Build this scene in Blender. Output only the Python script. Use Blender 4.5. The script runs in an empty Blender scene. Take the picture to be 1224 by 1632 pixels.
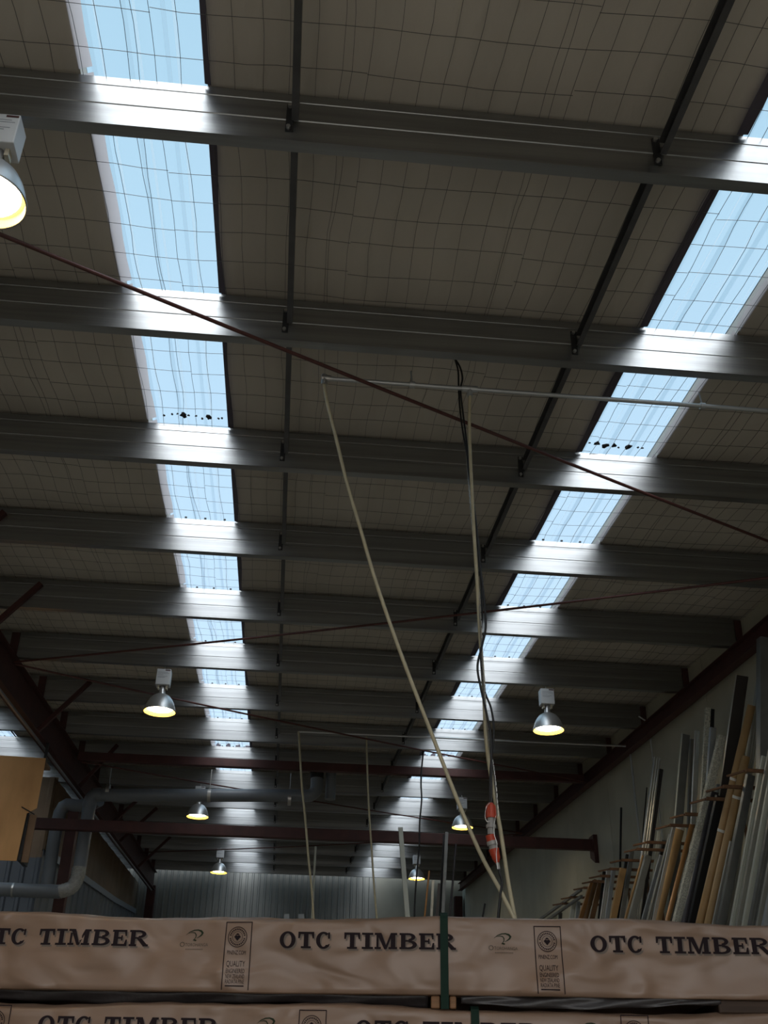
import bpy, math, random
from mathutils import Vector, Matrix
from mathutils.bvhtree import BVHTree
random.seed(7)
C = bpy.context.scene.collection
SC = bpy.context.scene

# ---------------------------------------------------------------- camera, sky, sun, exposure
EYE = Vector((0, 0, 1.6))
FPX = 1665.17
YAW, PITCH, ROLL = 0.088002, 0.527251, 0.019418
cy, sy, cp, sp = math.cos(YAW), math.sin(YAW), math.cos(PITCH), math.sin(PITCH)
FWD = Vector((sy * cp, cy * cp, sp))
_r = Vector((cy, -sy, 0)); _u = _r.cross(FWD)
RT = math.cos(ROLL) * _r + math.sin(ROLL) * _u
UP = -math.sin(ROLL) * _r + math.cos(ROLL) * _u
cam = bpy.data.cameras.new('camera'); co = bpy.data.objects.new('camera', cam); C.objects.link(co)
co.matrix_world = Matrix(((RT.x, UP.x, -FWD.x, EYE.x), (RT.y, UP.y, -FWD.y, EYE.y), (RT.z, UP.z, -FWD.z, EYE.z), (0, 0, 0, 1)))
cam.sensor_fit = 'VERTICAL'; cam.sensor_height = 36; cam.lens = FPX / 1632 * 36
cam.clip_start = 0.05; cam.clip_end = 200
SC.camera = co

GLOW, GLOW_POW = 8.5, 7.0
w = bpy.data.worlds.new('sky'); SC.world = w; w.use_nodes = True
nt = w.node_tree; nt.nodes.clear()
out = nt.nodes.new('ShaderNodeOutputWorld'); bg = nt.nodes.new('ShaderNodeBackground')
tc = nt.nodes.new('ShaderNodeTexCoord'); sx = nt.nodes.new('ShaderNodeSeparateXYZ'); cr = nt.nodes.new('ShaderNodeValToRGB')
mr = nt.nodes.new('ShaderNodeMapRange'); mr.inputs[1].default_value = -1; mr.inputs[2].default_value = 1
nt.links.new(tc.outputs['Generated'], sx.inputs[0]); nt.links.new(sx.outputs['Z'], mr.inputs[0])
nt.links.new(mr.outputs[0], cr.inputs[0]); nt.links.new(cr.outputs[0], bg.inputs[0]); nt.links.new(bg.outputs[0], out.inputs[0])
e = cr.color_ramp.elements
e[0].position = 0.0; e[0].color = (.75, .66, .54, 1)
e[1].position = 1.0; e[1].color = (.37, .67, .86, 1)
for p, c in ((.49, (.65, .575, .475, 1)), (.51, (.55, .68, .80, 1)), (.62, (.36, .60, .93, 1)), (.85, (.37, .66, .88, 1))):
    k = e.new(p); k.color = c
bg.inputs[1].default_value = 1.0

# bright sky around the sun, which stands behind the viewer above thin cloud
gd = Vector((.05, -.84, .54)).normalized()
dt = nt.nodes.new('ShaderNodeVectorMath'); dt.operation = 'DOT_PRODUCT'; dt.inputs[1].default_value = gd
nt.links.new(tc.outputs['Generated'], dt.inputs[0])
g1 = nt.nodes.new('ShaderNodeMath'); g1.operation = 'MAXIMUM'; g1.inputs[1].default_value = 0; nt.links.new(dt.outputs['Value'], g1.inputs[0])
g2 = nt.nodes.new('ShaderNodeMath'); g2.operation = 'POWER'; g2.inputs[1].default_value = GLOW_POW; nt.links.new(g1.outputs[0], g2.inputs[0])
g3 = nt.nodes.new('ShaderNodeMath'); g3.operation = 'MULTIPLY'; g3.inputs[1].default_value = GLOW; nt.links.new(g2.outputs[0], g3.inputs[0])
bg2 = nt.nodes.new('ShaderNodeBackground'); bg2.inputs[0].default_value = (1, .97, .93, 1); nt.links.new(g3.outputs[0], bg2.inputs[1])
ad = nt.nodes.new('ShaderNodeAddShader'); nt.links.new(bg.outputs[0], ad.inputs[0]); nt.links.new(bg2.outputs[0], ad.inputs[1]); nt.links.new(ad.outputs[0], out.inputs[0])

SC.view_settings.view_transform = 'Standard'; SC.view_settings.look = 'None'
SC.view_settings.gamma = 1; SC.view_settings.use_curve_mapping = False
SC.view_settings.exposure = -0.22
SC.render.engine = 'CYCLES'
SC.cycles.use_denoising = True
SC.cycles.max_bounces = 8; SC.cycles.diffuse_bounces = 5; SC.cycles.glossy_bounces = 4
SC.cycles.transparent_max_bounces = 12; SC.cycles.sample_clamp_indirect = 4.0
SC.cycles.caustics_reflective = False; SC.cycles.caustics_refractive = False

# ---------------------------------------------------------------- places
TH = 0.052566; HR = 4.96441; DP = 0.36741; V1 = 4.36904; SPC = 1.9; FL = 0.085
EV = Vector((0, math.cos(TH), math.sin(TH))); EN = Vector((0, -math.sin(TH), math.cos(TH)))
def RP(X, v, w=0.):                      # a point of the sloping roof: across, up the slope, hanging below it
    return EYE + Vector((X, 0, 0)) + EV * v + EN * (HR - w)
def ray(x, y): return FWD + RT * ((x - 612) / FPX) - UP * ((y - 816) / FPX)
def on_roof(x, y, w=0.):
    d = ray(x, y); return EYE + d * ((HR - w) / d.dot(EN))
def on_x(x, y, X): d = ray(x, y); return EYE + d * (X / d.x)
def on_y(x, y, Y): d = ray(x, y); return EYE + d * (Y / d.y)
def depth(p): return (p - EYE).dot(FWD)
def pxm(p): return depth(p) / FPX        # metres per photograph pixel at a place

# ---------------------------------------------------------------- mesh helpers
class MB:
    def __init__(s): s.v = []; s.f = []; s.sm = []
    def add(s, vs, fs, smooth=False):
        b = len(s.v); s.v += [Vector(a) for a in vs]
        for f in fs: s.f.append([b + i for i in f]); s.sm.append(smooth)
    def box(s, lo, hi):
        x0, y0, z0 = lo; x1, y1, z1 = hi
        s.add([(x0,y0,z0),(x1,y0,z0),(x1,y1,z0),(x0,y1,z0),(x0,y0,z1),(x1,y0,z1),(x1,y1,z1),(x0,y1,z1)],
              [(0,3,2,1),(4,5,6,7),(0,1,5,4),(1,2,6,5),(2,3,7,6),(3,0,4,7)])
    def bar(s, a, b, wd, hg, side=None):    # rectangular bar between two points
        a = Vector(a); b = Vector(b); t = (b - a).normalized()
        sd = Vector(side) if side is not None else Vector((0, 0, 1)).cross(t)
        sd = sd - t * sd.dot(t)
        if sd.length < 1e-4: sd = Vector((1, 0, 0)) - t * t.x
        sd.normalize(); n = t.cross(sd)
        P = []
        for q in (a, b):
            for i, j in ((-1,-1),(1,-1),(1,1),(-1,1)): P.append(q + sd * (i*wd/2) + n * (j*hg/2))
        s.add(P, [(0,3,2,1),(4,5,6,7),(0,1,5,4),(1,2,6,5),(2,3,7,6),(3,0,4,7)])
    def prism(s, a, b, sec, side, smooth=False, closed=True):   # section (list of (s,n)) swept from a to b
        a = Vector(a); b = Vector(b); t = (b - a).normalized()
        sd = Vector(side); sd = (sd - t * sd.dot(t)).normalized(); n = t.cross(sd)
        m = len(sec); P = [q + sd * i + n * j for q in (a, b) for i, j in sec]
        F = [(i, (i+1) % m, m + (i+1) % m, m + i) for i in range(m if closed else m-1)]
        if closed: F += [tuple(range(m))[::-1], tuple(range(m, 2*m))]
        s.add(P, F, smooth)
    def tube(s, pts, r, n=8, cap=True):
        pts = [Vector(p) for p in pts]; m = len(pts); rr = r if isinstance(r, (list, tuple)) else [r] * m
        ref = None; P = []
        for i, p in enumerate(pts):
            t = (pts[min(i+1, m-1)] - pts[max(i-1, 0)]).normalized()
            if ref is None: ref = t.orthogonal().normalized()
            ref = (ref - t * ref.dot(t)).normalized(); q = t.cross(ref)
            for k in range(n):
                a = 2 * math.pi * k / n; P.append(p + ref * (math.cos(a) * rr[i]) + q * (math.sin(a) * rr[i]))
        F = [(i*n+k, i*n+(k+1) % n, (i+1)*n+(k+1) % n, (i+1)*n+k) for i in range(m-1) for k in range(n)]
        s.add(P, F, n > 5)
        if cap: s.add(P[:n], [tuple(range(n))[::-1]]); s.add(P[-n:], [tuple(range(n))])
    def lathe(s, prof, n=40, o=(0, 0, 0), smooth=True):   # profile of (r, z)
        o = Vector(o); P = [o + Vector((r*math.cos(2*math.pi*k/n), r*math.sin(2*math.pi*k/n), z)) for r, z in prof for k in range(n)]
        F = [(i*n+k, i*n+(k+1) % n, (i+1)*n+(k+1) % n, (i+1)*n+k) for i in range(len(prof)-1) for k in range(n)]
        s.add(P, F, smooth)
    def disc(s, r, z, n=40, o=(0, 0, 0)):
        o = Vector(o); s.add([o + Vector((r*math.cos(2*math.pi*k/n), r*math.sin(2*math.pi*k/n), z)) for k in range(n)], [tuple(range(n))[::-1]])
    def build(s, name, m, parent=None, origin=None):
        me = bpy.data.meshes.new(name)
        if parent is not None: o = wloc(parent)
        elif origin is not None: o = Vector(origin)
        else:
            xs = [v.x for v in s.v]; ys = [v.y for v in s.v]; zs = [v.z for v in s.v]
            o = Vector(((min(xs)+max(xs))/2, (min(ys)+max(ys))/2, min(zs)))
        me.from_pydata([tuple(v - o) for v in s.v], [], s.f)
        me.polygons.foreach_set('use_smooth', s.sm); me.materials.append(m); me.update()
        ob = bpy.data.objects.new(name, me); C.objects.link(ob)
        if parent is not None: ob.parent = parent
        else: ob.location = o
        return ob
def wloc(o):
    p = Vector(o.location)
    while o.parent is not None: o = o.parent; p += Vector(o.location)
    return p
def empty(name, loc, label, cat, group=None):
    o = bpy.data.objects.new(name, None); C.objects.link(o); o.location = loc; o.empty_display_size = .1
    return tag(o, label, cat, group)
def tag(o, label, cat, group=None):
    o['label'] = label; o['category'] = cat
    if group: o['group'] = group
    return o
def struct(o): o['kind'] = 'structure'; return o
def dup(o, loc=None, parent=None):
    c = o.copy(); C.objects.link(c)
    if loc is not None: c.location = loc
    if parent is not None: c.parent = parent
    for ch in o.children: dup(ch, None, c)
    return c
def solid(o, t, off=0):
    m = o.modifiers.new('thickness', 'SOLIDIFY'); m.thickness = t; m.offset = off
def bevel(o, wd, seg=2):
    m = o.modifiers.new('bevel', 'BEVEL'); m.width = wd; m.segments = seg; m.limit_method = 'ANGLE'
ORD = ['nearest', 'second', 'third', 'fourth', 'fifth', 'sixth', 'seventh', 'eighth', 'ninth', 'tenth', 'eleventh', 'twelfth', 'thirteenth', 'fourteenth', 'fifteenth', 'sixteenth', 'seventeenth']
def smooth_path(pts, k=6):                # Catmull-Rom through the points
    pts = [Vector(p) for p in pts]; o = []
    for i in range(len(pts)-1):
        a, b, c, d = pts[max(i-1, 0)], pts[i], pts[i+1], pts[min(i+2, len(pts)-1)]
        for j in range(k):
            t = j / k
            o.append(.5 * ((2*b) + (c-a)*t + (2*a-5*b+4*c-d)*t*t + (3*b-a-3*c+d)*t*t*t))
    o.append(pts[-1]); return o

# ---------------------------------------------------------------- materials
def mat(name, col, rough=.6, metal=0., var=.0, scale=6., bump=0., bscale=30., stretch=None, var_col=None, spec=.5):
    m = bpy.data.materials.new(name); m.use_nodes = True; t = m.node_tree; b = t.nodes['Principled BSDF']
    b.inputs['Base Color'].default_value = (*col, 1); b.inputs['Roughness'].default_value = rough; b.inputs['Metallic'].default_value = metal
    b.inputs['Specular IOR Level'].default_value = spec
    if var or bump:
        c = t.nodes.new('ShaderNodeTexCoord'); mp = t.nodes.new('ShaderNodeMapping'); t.links.new(c.outputs['Object'], mp.inputs[0])
        if stretch: mp.inputs['Scale'].default_value = stretch
    if var:
        n = t.nodes.new('ShaderNodeTexNoise'); n.inputs['Scale'].default_value = scale; n.inputs['Detail'].default_value = 5
        r = t.nodes.new('ShaderNodeValToRGB'); t.links.new(mp.outputs[0], n.inputs['Vector']); t.links.new(n.outputs['Fac'], r.inputs[0])
        c2 = var_col or tuple(x * (1 - var) for x in col)
        r.color_ramp.elements[0].position = .35; r.color_ramp.elements[0].color = (*c2, 1)
        r.color_ramp.elements[1].position = .65; r.color_ramp.elements[1].color = (*col, 1)
        t.links.new(r.outputs[0], b.inputs['Base Color'])
    if bump:
        n2 = t.nodes.new('ShaderNodeTexNoise'); n2.inputs['Scale'].default_value = bscale; n2.inputs['Detail'].default_value = 4
        bp = t.nodes.new('ShaderNodeBump'); bp.inputs['Strength'].default_value = bump; bp.inputs['Distance'].default_value = .02
        t.links.new(mp.outputs[0], n2.inputs['Vector']); t.links.new(n2.outputs['Fac'], bp.inputs['Height']); t.links.new(bp.outputs[0], b.inputs['Normal'])
    return m
def emit(name, col, s):
    m = bpy.data.materials.new(name); m.use_nodes = True; t = m.node_tree; b = t.nodes['Principled BSDF']
    b.inputs['Base Color'].default_value = (*col, 1); b.inputs['Emission Color'].default_value = (*col, 1); b.inputs['Emission Strength'].default_value = s
    return m
def sheet_mat():
    m = bpy.data.materials.new('translucent_sheet'); m.use_nodes = True; t = m.node_tree; t.nodes.clear()
    o = t.nodes.new('ShaderNodeOutputMaterial'); mx = t.nodes.new('ShaderNodeMixShader')
    tr = t.nodes.new('ShaderNodeBsdfTransparent'); tl = t.nodes.new('ShaderNodeBsdfTranslucent')
    tr.inputs[0].default_value = (.95, .97, 1, 1); tl.inputs[0].default_value = (.80, .86, .88, 1)
    lw = t.nodes.new('ShaderNodeLayerWeight'); lw.inputs[0].default_value = .30
    mr = t.nodes.new('ShaderNodeMapRange'); mr.inputs[1].default_value = 0; mr.inputs[2].default_value = 1; mr.inputs[3].default_value = .10; mr.inputs[4].default_value = .8
    t.links.new(lw.outputs['Facing'], mr.inputs[0]); t.links.new(mr.outputs[0], mx.inputs[0])
    t.links.new(tr.outputs[0], mx.inputs[1]); t.links.new(tl.outputs[0], mx.inputs[2]); t.links.new(mx.outputs[0], o.inputs[0])
    return m
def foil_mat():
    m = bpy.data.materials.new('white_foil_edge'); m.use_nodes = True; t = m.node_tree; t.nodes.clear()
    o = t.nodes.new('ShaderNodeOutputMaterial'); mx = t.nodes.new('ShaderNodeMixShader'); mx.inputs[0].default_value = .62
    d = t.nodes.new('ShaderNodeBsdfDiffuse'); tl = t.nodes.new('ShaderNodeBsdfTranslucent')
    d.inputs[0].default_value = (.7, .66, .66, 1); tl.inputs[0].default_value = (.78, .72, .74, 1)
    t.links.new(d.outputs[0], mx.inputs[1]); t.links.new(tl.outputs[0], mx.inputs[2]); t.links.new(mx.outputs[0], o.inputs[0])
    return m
M = dict(
    galv=mat('galvanised_steel', (.39, .40, .405), .31, 1.0, .25, 3, .05, 60, (.15, 4, 6)),
    galv_dull=mat('galvanised_dull', (.33, .34, .35), .45, .7, .2, 8),
    bridging=mat('bridging_steel', (.13, .13, .135), .5, .6, .2, 8),
    insul=mat('insulation_facing', (.64, .588, .515), .75, 0, .10, 1.2, .35, 5.0, (2.2, .7, 1)),
    wire=mat('mesh_wire', (.14, .135, .13), .6, .3),
    foil_dark=mat('shaded_fold', (.10, .085, .11), .7),  # shade on the foil fold is put into this dark colour
    foil=foil_mat(), sheet=sheet_mat(),
    debris=mat('dark_leaves', (.02, .018, .02), .9),
    red=mat('red_oxide_paint', (.075, .022, .019), .6, 0, .3, 5, .05, 40),
    red_rod=mat('red_oxide_rod', (.12, .045, .04), .5, .2, .2, 10),
    conc=mat('concrete_panel', (.60, .575, .47), .85, 0, .12, 1.3, .10, 14),
    conc_shaded=mat('shaded_concrete', (.30, .30, .26), .85, 0, .2, .8),  # darker copy of the concrete, with the end wall's shade in its colour
    ribbed=mat('ribbed_cladding', (.26, .27, .26), .5, .2, .08, 2),
    ribbed_blue=mat('blue_grey_cladding', (.15, .175, .21), .55, .1, .12, 2),
    flash=mat('pale_flashing', (.32, .37, .44), .5, .2),
    tan=mat('tan_lining', (.32, .23, .155), .7, 0, .25, 1.5),
    floor=mat('floor_concrete', (.50, .46, .40), .7, 0, .2, .8),
    ply=mat('plywood', (.86, .48, .20), .6, 0, .22, 2.0, .03, 20, (1, 1, .35), (.62, .32, .12)),
    ply_dark=mat('plywood_edge', (.30, .19, .12), .8, 0, .2, 4),
    pvc=mat('grey_pvc', (.20, .22, .25), .4, 0, .1, 4),
    clear=mat('clear_flexible_duct', (.42, .42, .40), .25, 0, .2, 30),
    dark=mat('dark_metal', (.03, .03, .032), .5, .3),
    lampbox=mat('pale_box_enamel', (.70, .72, .74), .5),
    spun=mat('spun_aluminium', (.62, .63, .64), .36, .75),
    refl=mat('lamp_reflector', (.50, .33, .03), .5),
    lens=emit('lamp_glow', (1, .86, .62), 42.0),
    brass=mat('lamp_bracket', (.72, .66, .52), .4, .4),
    print_=mat('box_print', (.30, .32, .36), .7),
    hose=mat('cream_hose', (.56, .50, .34), .5, 0, .12, 20),
    cable=mat('black_cable', (.018, .018, .02), .5),
    chain=mat('chain_steel', (.50, .49, .47), .35, .8),
    orange=mat('orange_plastic', (.50, .06, .025), .45),
    clearplug=mat('smoky_plug', (.36, .35, .34), .3),
    pipe=mat('galvanised_pipe', (.50, .52, .53), .4, .6),
    wrap=mat('timber_wrap', (.24, .152, .103), .40, 0, .14, 2.2, .9, 3.2, (1.2, 1, 2.2)),
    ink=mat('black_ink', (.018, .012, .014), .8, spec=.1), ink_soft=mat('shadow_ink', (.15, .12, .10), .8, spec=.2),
    ink_green=mat('green_black_ink', (.025, .035, .02), .8, spec=.1), ink_faint=mat('faint_ink', (.10, .078, .06), .8, spec=.2),
    strap=mat('green_strap', (.010, .026, .018), .75, spec=.15),
    lumber=mat('bare_timber', (.24, .12, .055), .75, 0, .35, 8, .05, 30, (.3, 1, 6)),
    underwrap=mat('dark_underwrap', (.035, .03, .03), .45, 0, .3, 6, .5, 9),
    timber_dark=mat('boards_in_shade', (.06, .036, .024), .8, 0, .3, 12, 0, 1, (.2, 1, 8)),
    rust=mat('rusty_arm', (.24, .12, .06), .7, .1, .3, 14),
)
for _n in M['wrap'].node_tree.nodes:
    if _n.type == 'BUMP': _n.inputs['Distance'].default_value = .05
    if _n.type == 'TEX_NOISE' and _n.inputs['Scale'].default_value > 3: _n.inputs['Detail'].default_value = .6; _n.inputs['Distortion'].default_value = .8
PM = {}
def pmat(k, col, rough=.4, metal=.6, **kw):
    PM[k] = mat('profile_' + k, col, rough, metal, **kw)
pmat('silver', (.66, .65, .60), .32, .7, var=.1, scale=5)
pmat('grey', (.43, .43, .39), .45, .5, var=.15, scale=5)
pmat('slate', (.23, .235, .23), .45, .5, var=.2, scale=5)
pmat('bluegrey', (.44, .47, .50), .4, .5, var=.1, scale=5)
pmat('dark', (.055, .05, .055), .4, .3)
pmat('umber', (.05, .042, .042), .55, .1)
pmat('black', (.016, .016, .018), .45, .2)
pmat('pale', (.60, .62, .55), .5, .2)
pmat('tan', (.50, .31, .135), .5, .0, var=.15, scale=3)
pmat('copper', (.40, .20, .07), .4, .2, var=.2, scale=4)
pmat('brown', (.20, .105, .045), .4, .2, var=.3, scale=4)
pmat('bubble', (.92, .92, .80), .25, .0, var=.45, scale=60, bump=1.0, bscale=70)
pmat('tape', (.85, .85, .82), .3, 0)
pmat('redshade', (.20, .055, .03), .5, 0)

# ---------------------------------------------------------------- the setting
YB, YF = 33.75, -5.0                        # far wall, wall behind the camera
XR, XL = 5.66, -8.6                         # right wall, outer wall of the next bay
VB, VF = 33.6, -5.2
STRIPS = [(-5.75, -5.02), (-1.451, -.721), (2.513, 3.251)]

def build_ceiling():
    mb = MB(); xs = [XL, STRIPS[0][0], STRIPS[0][1], STRIPS[1][0], STRIPS[1][1], STRIPS[2][0], STRIPS[2][1], XR + .05]
    rnd = random.Random(3)
    for a, b in ((0, 1), (2, 3), (4, 5), (6, 7)):
        nx = max(2, int((xs[b] - xs[a]) / .15)); ny = int((VB - VF) / .19)
        P = []
        for j in range(ny + 1):
            v = VF + (VB - VF) * j / ny
            ph = ((v - V1) % SPC) / SPC
            for i in range(nx + 1):
                x = xs[a] + (xs[b] - xs[a]) * i / nx
                edge = 0 if i in (0, nx) else 1
                P.append(RP(x, v, -.03 + edge * math.sin(math.pi * ph) * (.012 + .010 * math.sin(x * 5.1 + int((v - V1) // SPC) * 2.3)) + edge * rnd.uniform(-.003, .003)))
        mb.add(P, [(j*(nx+1)+i, j*(nx+1)+i+1, (j+1)*(nx+1)+i+1, (j+1)*(nx+1)+i) for j in range(ny) for i in range(nx)], True)
    # sides of the openings
    for k, (x0, x1) in enumerate(STRIPS):
        for x, sgn in ((x0, 1), (x1, -1)):
            mb.add([RP(x, VF, -.03), RP(x, VB, -.03), RP(x, VB, -.16), RP(x, VF, -.16)], [(0, 1, 2, 3)])
    o = mb.build('ceiling', M['insul'], origin=RP(0, 0)); struct(o)
    # steel sheets over the blanket
    mb = MB()
    for a, b in ((XL, STRIPS[0][0]), (STRIPS[0][1], STRIPS[1][0]), (STRIPS[1][1], STRIPS[2][0]), (STRIPS[2][1], XR + .05)):
        mb.add([RP(a, VF, -.17), RP(b, VF, -.17), RP(b, VB, -.17), RP(a, VB, -.17)], [(0, 1, 2, 3)])
    struct(mb.build('ceiling_roof_sheeting', M['galv_dull'], origin=RP(0, 0, -.17)))
    # wire safety mesh under the blanket and across the skylights
    mb = MB(); rnd = random.Random(11)
    def wob(x, v): return .010 * math.sin(x * 3.1 + v * 1.7) + .008 * math.sin(v * 5.3 + x * 1.3)
    def wz(x, v):
        ph = ((v - V1) % SPC) / SPC
        return .004 + .012 * math.sin(math.pi * ph) * (1 + .6 * math.sin(x * 5.1))
    x = -7.0; i = 0
    while x < XR - .05:
        pts = []; n = int((24.5 - 1.5) / .19); off = rnd.uniform(-.012, .012)
        for j in range(n + 1):
            v = 1.5 + (24.5 - 1.5) * j / n; pts.append(RP(x + off + wob(x, v) + rnd.uniform(-.004, .004), v, wz(x, v)))
        mb.tube(pts, .0019, 4, False); x += .15; i += 1
        if i % 8 == 0: mb.tube([p + Vector((.035 + .02 * math.sin(p.y * 2), 0, 0)) for p in pts], .0019, 4, False)   # lap of two rolls
    v = 1.6
    while v < 24.5:
        for (xa, xb) in [(-7 + 1.2 * q, -7 + 1.2 * (q + 1)) for q in range(11)]:
            dv = rnd.uniform(-.03, .03); pts = []
            xb = min(xb, XR - .02); n = 7
            for j in range(n + 1):
                xx = xa + (xb - xa) * j / n
                pts.append(RP(xx, v + dv + .012 * math.sin(xx * 4 + v) + rnd.uniform(-.005, .005), wz(xx, v)))
            if xb > xa: mb.tube(pts, .0018, 4, False)
        v += .285
    struct(mb.build('ceiling_safety_mesh', M['wire'], origin=RP(0, 0)))
build_ceiling()

def build_skylight(k, x0, x1):
    # corrugated translucent sheet, laid over the opening
    mb = MB(); prof = []
    pitch = (x1 - x0 + .16) / 4; x = x0 - .08
    for i in range(4):
        for dx, dz in ((0, 0), (.095, 0), (.115, .028), (.145, .028), (.165, 0)): prof.append((x + dx * pitch / .19, dz))
        x += pitch
    prof.append((x, 0))
    n = len(prof); vs = [VF, VB]
    mb.add([RP(px, v, -.165 - dz) for v in vs for px, dz in prof], [(i, i+1, n+i+1, n+i) for i in range(n-1)])
    win = struct(mb.build('window_%d' % k, M['sheet'], origin=RP((x0+x1)/2, 0)))
    # pale turned-up blanket edge on one side, fold coloured dark for its shade on the other
    a = MB(); b = MB()
    for q in range(-2, 16):
        v0 = V1 + SPC * q + .02; v1 = v0 + SPC - .04; N = 8
        P = []
        for j in range(N + 1):
            v = v0 + (v1 - v0) * j / N; o = .006 * math.sin(j * 1.7 + q)
            if k == 2: P += [RP(x0 - .005, v, -.02), RP(x0 + .068 + o, v, -.055)]
            elif k == 3: P += [RP(x1 + .005, v, -.02), RP(x1 - .028 + o, v, -.06)]
            else: P += [RP(x0 - .005, v, -.02), RP(x0 + .05 + o, v, -.055)]
        a.add(P, [(2*j, 2*j+1, 2*j+3, 2*j+2) for j in range(N)], True)
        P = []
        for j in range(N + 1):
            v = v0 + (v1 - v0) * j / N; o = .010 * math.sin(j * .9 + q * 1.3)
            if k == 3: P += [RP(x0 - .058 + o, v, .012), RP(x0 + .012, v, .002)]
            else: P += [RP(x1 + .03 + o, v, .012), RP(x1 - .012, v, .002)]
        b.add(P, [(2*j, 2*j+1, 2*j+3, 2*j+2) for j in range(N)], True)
    a.build('blanket_edge', M['foil'], win); b.build('shaded_fold', M['foil_dark'], win)
    s = MB(); s.box((-.012, -.010, -.006), (.012, .010, .006)); s0 = None
    for q in range(3, 9):
        for i in range(3):
            p = RP(x0 + .17 + .21 * i, V1 + SPC * q + .15 * (V1 + SPC * q) / HR - .035, -.15)
            if s0 is None:
                s0 = s.build('screw', M['dark'], win); s0.data.transform(Matrix.Translation(wloc(win))); s0.location = p - wloc(win)
            else:
                c = s0.copy(); C.objects.link(c); c.location = p - wloc(win)
    if k > 1:                                 # dark rib closures where the sheet is lapped
        for i in range(4):
            c = x0 + .10 + .185 * i; mm = MB()
            vq = V1 + SPC * 8 + .15 * (V1 + SPC * 8) / HR - .03; mm.tube([RP(c, vq - .05, -.15), RP(c, vq, -.15)], .045, 12); mm.build('rib_closure', M['foil_dark'], win)
    return win
wins = [build_skylight(k + 1, *s) for k, s in enumerate(STRIPS)]

# floor and walls
mb = MB(); mb.box((XL - .2, YF - .2, -.2), (XR + .2, YB + .2, 0)); struct(mb.build('floor', M['floor']))
mb = MB(); y = YF; pan = [YF, -1.2, 1.2, 3.6, 6.0, 8.4, 10.8, 13.2, 15.6, 18.0, 20.4, 22.8, 25.2, 27.6, 30.0, 32.4, YB]
for a, b in zip(pan[:-1], pan[1:]):
    mb.box((XR, a + .006, 0), (XR + .15, b - .006, 9.0))
mb.box((XR + .02, YF, 0), (XR + .16, YB, 9.0))
struct(mb.build('wall_right', M['conc']))
def ribs(mb, a, b, z0, z1, pitch, dp, nrm):
    a = Vector(a); b = Vector(b); L = (b - a).length; t = (b - a) / L; nrm = Vector(nrm); n = int(L / pitch); p = []
    for i in range(n):
        for f, o in ((0, 0), (.62, 0), (.72, 1), (.9, 1)): p.append(a + t * ((i + f) * pitch) + nrm * (o * dp))
    p.append(b); m = len(p)
    z1f = z1 if callable(z1) else (lambda q: z1)
    z0f = z0 if callable(z0) else (lambda q: z0)
    mb.add([Vector((q.x, q.y, z0f(q))) for q in p] + [Vector((q.x, q.y, z1f(q))) for q in p], [(i, i+1, m+i+1, m+i) for i in range(m-1)])
mb = MB(); ribs(mb, (XL, YB, 0), (2.96, YB, 0), 0, 8.6, .19, .035, (0, -1, 0)); o = mb.build('wall_back', M['ribbed']); solid(o, .01); struct(o)
mb = MB(); mb.box((2.96, YB - .02, 0), (XR, YB + .1, 8.6)); struct(mb.build('wall_back_concrete', M['conc_shaded']))
# lining of the next bay: tan boards over blue-grey cladding, pale flashing between
FLZ = [(18.2, 5.60), (19.69, 5.725), (21.81, 5.813), (24.19, 6.04), (29.05, 6.43), (33.45, 6.86)]
def flz(y):
    for (a, za), (b, zb) in zip(FLZ[:-1], FLZ[1:]):
        if y <= b: return za + (zb - za) * (y - a) / (b - a)
    return FLZ[-1][1]
mb = MB(); ribs(mb, (-4.3, 19.9, 0), (-4.3, YB, 0), 0, lambda q: flz(q.y), .6, .03, (1, 0, 0)); o = mb.build('wall_left', M['ribbed_blue']); solid(o, .01); struct(o)
mb = MB(); ribs(mb, (-4.33, 19.9, 0), (-4.33, YB, 0), lambda q: flz(q.y) - .02, lambda q: 7.0 + (q.y - 19) * .05, 1.2, .012, (1, 0, 0)); o = mb.build('wall_left_lining', M['tan']); solid(o, .01); struct(o)
mb = MB()
for (a, za), (b, zb) in zip(FLZ[1:-1], FLZ[2:]): mb.bar((-4.24, max(a, 19.9), za), (-4.24, b, zb), .02, .13, (1, 0, 0))
struct(mb.build('trim_1', M['flash']))
mb = MB(); ribs(mb, (XL, 20.1, 0), (-4.3, 20.1, 0), 0, 5.62, .25, .04, (0, -1, 0)); o = mb.build('wall_left_partition', M['ribbed_blue']); solid(o, .01); struct(o)
mb = MB(); ribs(mb, (-5.0, 20.12, 0), (-4.3, 20.12, 0), 5.62, 7.1, .33, .02, (0, -1, 0)); o = mb.build('wall_left_partition_lining', M['tan']); solid(o, .01); struct(o)
mb = MB(); mb.box((XL - .12, YF, 0), (XL, YB, 9)); struct(mb.build('wall_left_outer', M['conc']))
# unseen wall behind the camera, with a door opening added for fill light
mb = MB(); mb.box((XL, YF - .15, 0), (-3.2, YF, 7)); mb.box((3.4, YF - .15, 0), (XR, YF, 7)); mb.box((-3.2, YF - .15, 4.6), (3.4, YF, 7))
struct(mb.build('wall_front', M['conc']))

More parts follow.
